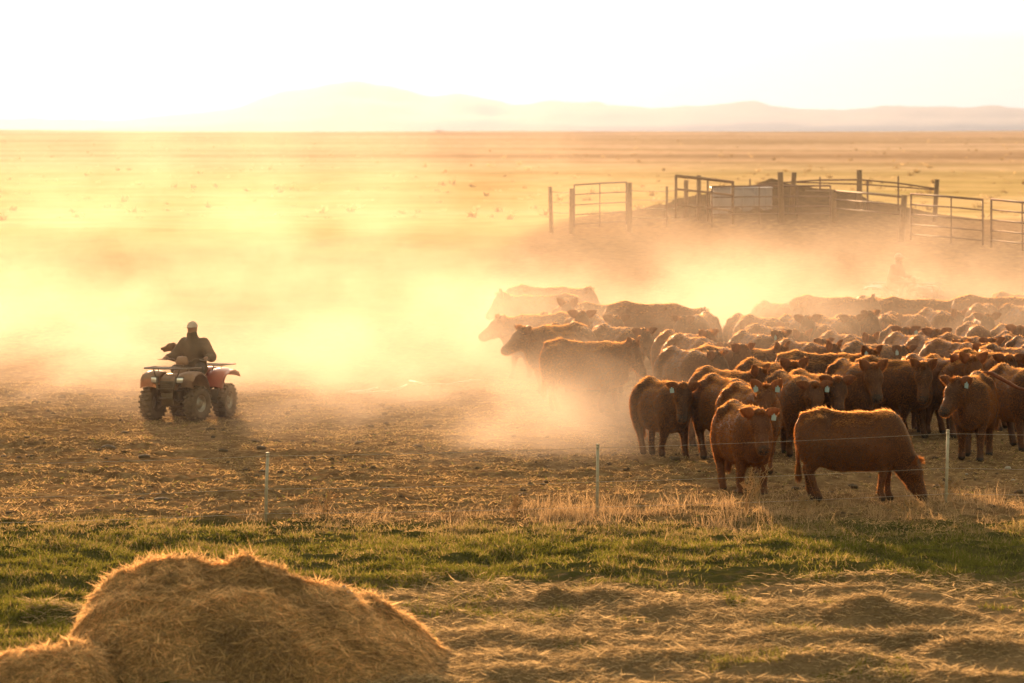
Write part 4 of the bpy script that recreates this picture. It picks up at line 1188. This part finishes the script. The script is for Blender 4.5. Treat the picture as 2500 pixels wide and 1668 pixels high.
# ------------------------------------------------------------------ grass, straw, weeds
def blades(name, mat, label, base, dirn, length, width, curl=.25, seg2=True, colour=None, kind="stuff"):
    """base (n,3), dirn unit (n,3): thin bent blades as one mesh"""
    n = len(base)
    side = np.cross(dirn, rng.normal(0, 1, (n, 3))); side /= np.linalg.norm(side, axis=1)[:, None] + 1e-9
    L = length[:, None]; w = width[:, None]
    bend = rng.normal(0, 1, (n, 3)) * curl; bend[:, 2] -= curl * .6
    mid = base + dirn * L * .55 + bend * L * .12; tip = base + dirn * L + bend * L * .5
    V = np.stack([base - side * w, base + side * w, mid + side * w * .75, mid - side * w * .75, tip], 1).reshape(-1, 3)
    i = np.arange(n)[:, None] * 5
    Q = i + np.array([0, 1, 2, 3]); T = i + np.array([3, 2, 4])
    c = np.repeat(colour, 5, 0)
    o = link(name, mesh_data(name, V, [Q, T], False, c), mat)
    if label: tag(o, label, None, None, kind)
    return o
M_BLADE = leafy("grass_blades", None, .55, attr=True)
M_STRAW = leafy("straw_stems", None, .45, attr=True)
def scatter(n, pyA, pyB, pxA=-250, pxB=2750):
    """even over the ground between two rows of the picture (and well past its sides)"""
    YA = F * HC / (pyB - HZ); YB_ = F * HC / (pyA - HZ)
    Y = np.sqrt(rng.random(n) * (YB_ ** 2 - YA ** 2) + YA ** 2)
    px = pxA + rng.random(n) * (pxB - pxA)
    return (px - 1250) / F * Y, Y, px, HZ + F * HC / Y
def up(n, lean=.35):
    d = rng.normal(0, lean, (n, 3)); d[:, 2] = 1; return d / np.linalg.norm(d, axis=1)[:, None]
def flat(n, lift=.18):
    a = rng.random(n) * 2 * math.pi
    d = np.stack([np.cos(a), np.sin(a), rng.normal(lift * .6, lift, n)], -1); return d / np.linalg.norm(d, axis=1)[:, None]

# green verge
x, Y, px, py = scatter(520000, 1268, 1690)
dens = sstep(1272, 1300, py + 26 * vnoise(px / 120, py / 40, 3)) * (1 - sstep(1400, 1470, py - 130 * (px < 900) - 150 * vnoise(px / 170, py / 45, 8) + 60 * sstep(1500, 2500, px) * 1.0))
clump = fbm(x / .32, Y / .42, 3, 101, .6)
patch = fbm(x / 1.3, Y / 1.6, 3, 105)
left = (px < 330) * (py > 1380) * .9 * (1 - .9 * (np.abs(py - 1495) < 32) * (px > 60))
dens = np.maximum(dens, left * (1 - sstep(1600, 1680, py)))
dens = np.maximum(dens, .6 * (vnoise(x / .6, Y / .9, 120) > .24) * (py > 1400))
keep = rng.random(len(x)) < dens * np.clip(.50 + 1.9 * clump + .3 * patch, .10, 1)
x, Y, px, py, clump, patch = (q[keep] for q in (x, Y, px, py, clump, patch))
n = len(x); z = terrain(x, Y)
colr = np.array([.130, .128, .023]) * (1 - .0 * clump[:, None]) * (.7 + .6 * rng.random((n, 1)))
dry = (rng.random(n) < np.clip(.26 - .5 * patch + .5 * (1 - sstep(1290, 1330, py)), .05, .8))
colr[dry] = np.array([.30, .22, .10]) * (.7 + .5 * rng.random((dry.sum(), 1)))
colr = colr * np.array([1, 1, 1])
blades("grass", M_BLADE, "short green spring grass on the verge between fence and straw", np.stack([x, Y, z - .01], -1), up(n, .55), (.05 + .05 * rng.random(n)) * (1 + 1.0 * np.clip(clump, -.4, .8)), .0035 + .0025 * rng.random(n), .5, colour=colr)
# dry weeds along the fence
x, Y, px, py = scatter(300000, 1195, 1330)
band = np.exp(-((py - (1262 - .012 * (px - 1250))) / 26) ** 2)
dn = .10 + .55 * sstep(1180, 1330, px) * (1 - .45 * sstep(1750, 1950, px)) + .45 * sstep(680, 760, px) * (1 - sstep(900, 1000, px)) * .8 + .3 * sstep(1000, 1100, px) + .3 * sstep(2150, 2260, px) * (1 - sstep(2380, 2480, px))
cl = fbm(x / .35, Y / .5, 3, 140)
keep = rng.random(len(x)) < .55 * band * dn * np.clip(.25 + 2.2 * cl, .02, 1)
x, Y, px, py, cl = (q[keep] for q in (x, Y, px, py, cl)); n = len(x)
cw = np.array([.40, .27, .15]) * (.65 + .7 * rng.random((n, 1)))
blades("dry_weeds", M_STRAW, "wispy dead weeds standing along the wire fence", np.stack([x, Y, terrain(x, Y) - .01], -1), up(n, .38), (.10 + .20 * rng.random(n) ** 1.5) * (1 + .8 * np.clip(cl, -.3, .7)) * (.45 + .35 * sstep(1200, 1350, px)), .0022 + .0018 * rng.random(n), .6, colour=cw)
# straw on the near ground
x, Y, px, py = scatter(330000, 1395, 1720)
wr = windrow(x, Y)
sh = sstep(1400, 1470, py + 50 * vnoise(px / 150, py / 50, 33) - 0 * px) * np.clip(.45 + 1.3 * fbm(x / 1.1, Y / 1.5, 3, 150), .04, 1)
sh = np.maximum(sh * .55, np.clip(wr * 7, 0, 1)) * sstep(900, 1100, px + (py - 1400) * .6) + .22 * (px < 340) * (px > 70) * (np.abs(py - 1495) < 22)
keep = rng.random(len(x)) < sh
x, Y, px, py, wr = (q[keep] for q in (x, Y, px, py, wr)); n = len(x)
cs = np.array([.50, .37, .21]) * (.30 + 1.0 * rng.random((n, 1)) ** 1.6)
blades("straw", M_STRAW, "loose straw strewn and heaped in low ridges over the foreground", np.stack([x, Y, terrain(x, Y) + .012 + .03 * rng.random(n)], -1), flat(n, .22), 
    .06 + .16 * rng.random(n), .0026 + .0028 * rng.random(n) ** 2, .25, colour=cs)
# litter on the trampled pen: short fibres that catch the low sun
x, Y, px, py = scatter(520000, 930, 1300)
cl = fbm(x / .5, Y / .7, 4, 160, .65)
keep = rng.random(len(x)) < np.clip(.30 + 1.3 * cl, .03, 1)
x, Y, px, py = (q[keep] for q in (x, Y, px, py)); n = len(x)
cs = np.array([.46, .31, .15]) * (.45 + .8 * rng.random((n, 1)))
cs[rng.random(n) < .06] = (.16, .17, .04)
blades("straw_litter", M_STRAW, "short trampled straw and dung fibres over the pen soil", np.stack([x, Y, terrain(x, Y) + .0], -1), flat(n, .45), .025 + .06 * rng.random(n), .0035 + .004 * rng.random(n), .3, colour=cs)

# a tall weed of its own in front of the head-on calf
def weed(px, py, h, label, seed, spread=.28):
    rg = np.random.default_rng(seed)
    Y = F * HC / (py - HZ); x = P(px, Y)
    m = MB()
    for k in range(7):
        a = rg.random() * 6.28; l = h * (.5 + .5 * rg.random()); q = spread * (.3 + .7 * rg.random())
        pts = [(0, 0, 0), (math.cos(a) * q * .25, math.sin(a) * q * .25, l * .45), (math.cos(a) * q * .7, math.sin(a) * q * .7, l * .85), (math.cos(a) * q * 1.1, math.sin(a) * q * 1.1, l)]
        m.tube(pts, [.005, .004, .003, .0015], 5, cap=False)
        for j in range(14):
            t = .3 + .7 * rg.random(); b0 = np.array(pts[1]) * (1 - t) + np.array(pts[3]) * t + (0, 0, .05 * l * math.sin(t * 3))
            d = rg.normal(0, 1, 3); d[2] = abs(d[2]) + .3; d = d / np.linalg.norm(d) * (.03 + .06 * rg.random())
            m.tube([b0, b0 + d], [.0035, .0015], 4, cap=False)
            m.ell(b0 + d, (.007, .007, .005), 5, 3)
    o = m.build("tall_weed", M_WEED, None, smooth=False, loc=(x, Y, tz(x, Y) - .01)); tag(o, label, "weed")
M_WEED = leafy("dead_weed", [(.3, (.42, .28, .15)), (.7, (.55, .38, .2))], .4, 6)
weed(1820, 1262, .62, "tall branching dead weed in front of the head-on calf's legs", 3, .3)
weed(1846, 1240, .55, "dead weed leaning right beside the tallest one", 5, .25)
weed(2318, 1222, .36, "bushy dead weed glinting at the foot of the last fence post", 8, .22)
weed(1258, 1272, .42, "single dark-stemmed weed left of the middle fence post", 11, .08)
weed(790, 1258, .34, "round dead weed right of the first fence post", 14, .26)
weed(1975, 1262, .34, "dead weed under the belly of the grazing cow", 17, .2)
weed(2225, 1268, .26, "small dead weed by the grazing cow's nose", 19, .2)

# hay heaps
def heap(name, label, contour, Yc, base_py, front, back, n, seed, seg_len=(.08, .22)):
    rg = np.random.default_rng(seed)
    cx0, cx1 = contour[0][0], contour[-1][0]
    k = F / Yc
    xs = np.linspace((cx0 - 1250) / k, (cx1 - 1250) / k, 170)
    prof = np.interp(xs * k + 1250, [c[0] for c in contour], [(base_py - c[1] - min(42, .26 * max(0, base_py - c[1]))) / k for c in contour]).clip(0)
    def height(X, Yv):
        # X, Yv world; fullness falls off front and back
        h = np.interp(X, xs, prof)
        d = Yv - Yc
        f = np.where(d < 0, np.clip(1 - (np.abs(d) / front) ** 1.9, 0, 1) ** .75, np.clip(1 - (np.abs(d) / back) ** 2.2, 0, 1) ** .6)
        rough = .14 * fbm(X / .5, Yv / .42, 4, seed, .6) + .06 * np.abs(fbm(X / .15, Yv / .15, 3, seed + 9))
        return h * f * (1 + .30 * fbm(X / .9, Yv / .7, 2, seed + 4) * np.where(d < -.1, 1, .15)) + rough * np.clip(h * f * 4, 0, 1) * np.where(np.abs(d) < .15, .45, 1)
    ys = np.linspace(Yc - front, Yc + back, 130)
    X, Yv = np.meshgrid(xs, ys, indexing='ij')
    Z = terrain(X, Yv) - .03 + height(X, Yv)
    ox, oy, oz = (xs[0] + xs[-1]) / 2, Yc, 0.0
    V = np.stack([X - ox, Yv - oy, Z - oz], -1).reshape(-1, 3)
    idx = np.arange(len(V)).reshape(X.shape)
    Q = np.stack([idx[:-1, :-1], idx[1:, :-1], idx[1:, 1:], idx[:-1, 1:]], -1).reshape(-1, 4)
    root = empty(name, (ox, oy, oz)); tag(root, label, "hay pile")
    link("mound", mesh_data("hay_mound", V, [Q]), M_HAY, root)
    bx_ = xs[0] + rg.random(n) * (xs[-1] - xs[0]); by = Yc - front + rg.random(n) * (front + back)
    e = .02
    h0 = height(bx_, by); gx = (height(bx_ + e, by) - height(bx_ - e, by)) / (2 * e); gy = (height(bx_, by + e) - height(bx_, by - e)) / (2 * e)
    nr_ = np.stack([-gx, -gy, np.ones(n)], -1); nr_ /= np.linalg.norm(nr_, axis=1)[:, None]
    kp = rg.random(n) < np.clip(.25 + 1.0 / np.maximum(nr_[:, 2], .15) * .35, 0, 1) * (h0 > .015)
    bx_, by, h0, nr_ = bx_[kp], by[kp], h0[kp], nr_[kp]; m_ = len(bx_)
    d = rg.normal(0, 1, (m_, 3)); d -= nr_ * (d * nr_).sum(1)[:, None]; d /= np.linalg.norm(d, axis=1)[:, None]
    d = d + nr_ * np.abs(rg.normal(.03, .08, m_))[:, None]; d[:, 2] -= .25 * (1 - nr_[:, 2]); d /= np.linalg.norm(d, axis=1)[:, None]
    base = np.stack([bx_ - ox, by - oy, terrain(bx_, by) - .03 + h0 - oz], -1) + nr_ * .004
    damp = fbm(bx_ / .45, by / .6, 3, seed + 20)
    cc = np.array([.92, .60, .30]) * (.42 + .85 * rg.random((m_, 1)) ** 1.5) * (1 - .4 * np.clip(damp * 2.6 - .15, 0, 1))[:, None]
    ob = blades("loose_stems", M_STRAW, None, base, d, seg_len[0] + (seg_len[1] - seg_len[0]) * rg.random(m_), .0032 + .0040 * rg.random(m_) ** 2, .30, colour=cc)
    ob.parent = root; ob["kind"] = "stuff"
    return root, height, (ox, oy, oz)
M_HAY, nt, b = new_mat("hay_core")
tcn = N(nt, "ShaderNodeTexCoord"); nb_ = noise(nt, 1.6, 4, .6); nf_ = noise(nt, 26, 5, .75)
nt.links.new(mixc(nt, ramp(nt, nb_, [(.42, (0, 0, 0)), (.62, (1, 1, 1))]), ramp(nt, nf_, [(.3, (.34, .20, .09)), (.7, (.62, .40, .20))]), ramp(nt, nf_, [(.3, (.17, .10, .05)), (.7, (.36, .22, .11))])), b.inputs["Base Color"])
b.inputs["Roughness"].default_value = .95
bp = N(nt, "ShaderNodeBump"); bp.inputs["Strength"].default_value = 1; bp.inputs["Distance"].default_value = .04
nt.links.new(nf_, bp.inputs["Height"]); nt.links.new(bp.outputs[0], b.inputs["Normal"])
r1, hf, (hx, hy_, hz0) = heap("hay_pile", "big heap of brown hay with a rounded top filling the lower left corner", [(178, 1640), (190, 1545), (215, 1480), (260, 1425), (300, 1385), (350, 1362), (400, 1352), (450, 1353), (520, 1370), (590, 1364), (650, 1375), (700, 1400), (760, 1425), (850, 1435), (890, 1448), (950, 1485), (1000, 1528), (1040, 1568), (1090, 1612), (1130, 1640)], 47.4, 1622, 2.1, 1.1, 150000, 5)
heap("hay_pile", "small dark hay heap at the very corner beside the big one", [(-160, 1700), (-60, 1640), (0, 1592), (60, 1562), (120, 1548), (170, 1535), (215, 1548), (245, 1590), (265, 1640), (290, 1700)], 44.9, 1681, .8, .6, 40000, 9)
# scrap of white net wrap caught in the hay
m = MB(); Vn = []; Qn = []
ax_, ay_ = P(880, 47.3), 47.35
for i in range(22):
    for j in range(8):
        X_ = ax_ + (i / 21 - .5) * .34 + .03 * math.sin(j * 2.1); Y_ = ay_ - .28 + j * .03 + .02 * math.sin(i * 1.3)
        Vn.append((X_, Y_, tz(X_, Y_) - .03 + float(hf(np.array([X_]), np.array([Y_]))[0]) + .03 + .02 * math.sin(i * 1.7 + j * 2.3)))
for i in range(21):
    for j in range(7):
        if (i * 7 + j * 5) % 9: Qn.append((i * 8 + j, i * 8 + j + 1, (i + 1) * 8 + j + 1, (i + 1) * 8 + j))
m.add(Vn, Qn); tag(m.build("net_wrap", simple("white_net", (.70, .62, .56), (.5, .42, .36), .8, 40), None), "crumpled scrap of whitish net caught near the right shoulder of the hay heap", "netting")

# scattered scrub on the prairie behind the pens
nt_ = 1000
Yt = np.exp(rng.random(nt_) * (math.log(1300) - math.log(178)) + math.log(178)); xt = (rng.random(nt_) * 3000 - 250 - 1250) / F * Yt
k_ = 14
bx2 = np.repeat(xt, k_) + rng.normal(0, .10, nt_ * k_); by2 = np.repeat(Yt, k_) + rng.normal(0, .10, nt_ * k_)
sz = np.repeat(.12 + .30 * rng.random(nt_) ** 3, k_)
cs = np.repeat(np.where(rng.random((nt_, 1)) < .3, np.array([[.55, .42, .26]]), np.array([[.26, .19, .09]])), k_, 0) * (.7 + .5 * rng.random((nt_ * k_, 1)))
blades("scrub", M_STRAW, "low scrubby tufts scattered over the prairie beyond the pens", np.stack([bx2, by2, terrain(bx2, by2) - .01], -1), up(nt_ * k_, .6), sz, sz * .10, .4, colour=cs)

# small lumps of trampled soil and dung over the whole pen
nl = 2000
xl, Yl, pxl, pyl = scatter(nl, 960, 1262)
keep = rng.random(nl) < np.clip(.35 + 1.6 * fbm(xl / 1.5, Yl / 2.0, 3, 190), .03, 1); xl, Yl = xl[keep], Yl[keep]; nl = len(xl)
ico = MB(); ico.ell((0, 0, 0), (1, 1, 1), 7, 5); IV = ico.v[0]; IQ = ico.q[0]
rad = .016 + .042 * rng.random(nl) ** 3
LV = IV[None] * rad[:, None, None] * (1 + .35 * rng.normal(0, 1, (nl, len(IV), 1)).clip(-1, 1)) * np.array([1.3, 1.1, .62])
LV[:, :, 0] += xl[:, None]; LV[:, :, 1] += Yl[:, None]; LV[:, :, 2] += (terrain(xl, Yl) + rad * .25)[:, None]
LQ = (IQ[None] + (np.arange(nl) * len(IV))[:, None, None]).reshape(-1, 4)
tag(link("soil_crumbs", mesh_data("soil_crumbs", LV.reshape(-1, 3), [LQ]), M_CLOD), "small crumbs of trampled soil and dung over the pen", None, None, "stuff")
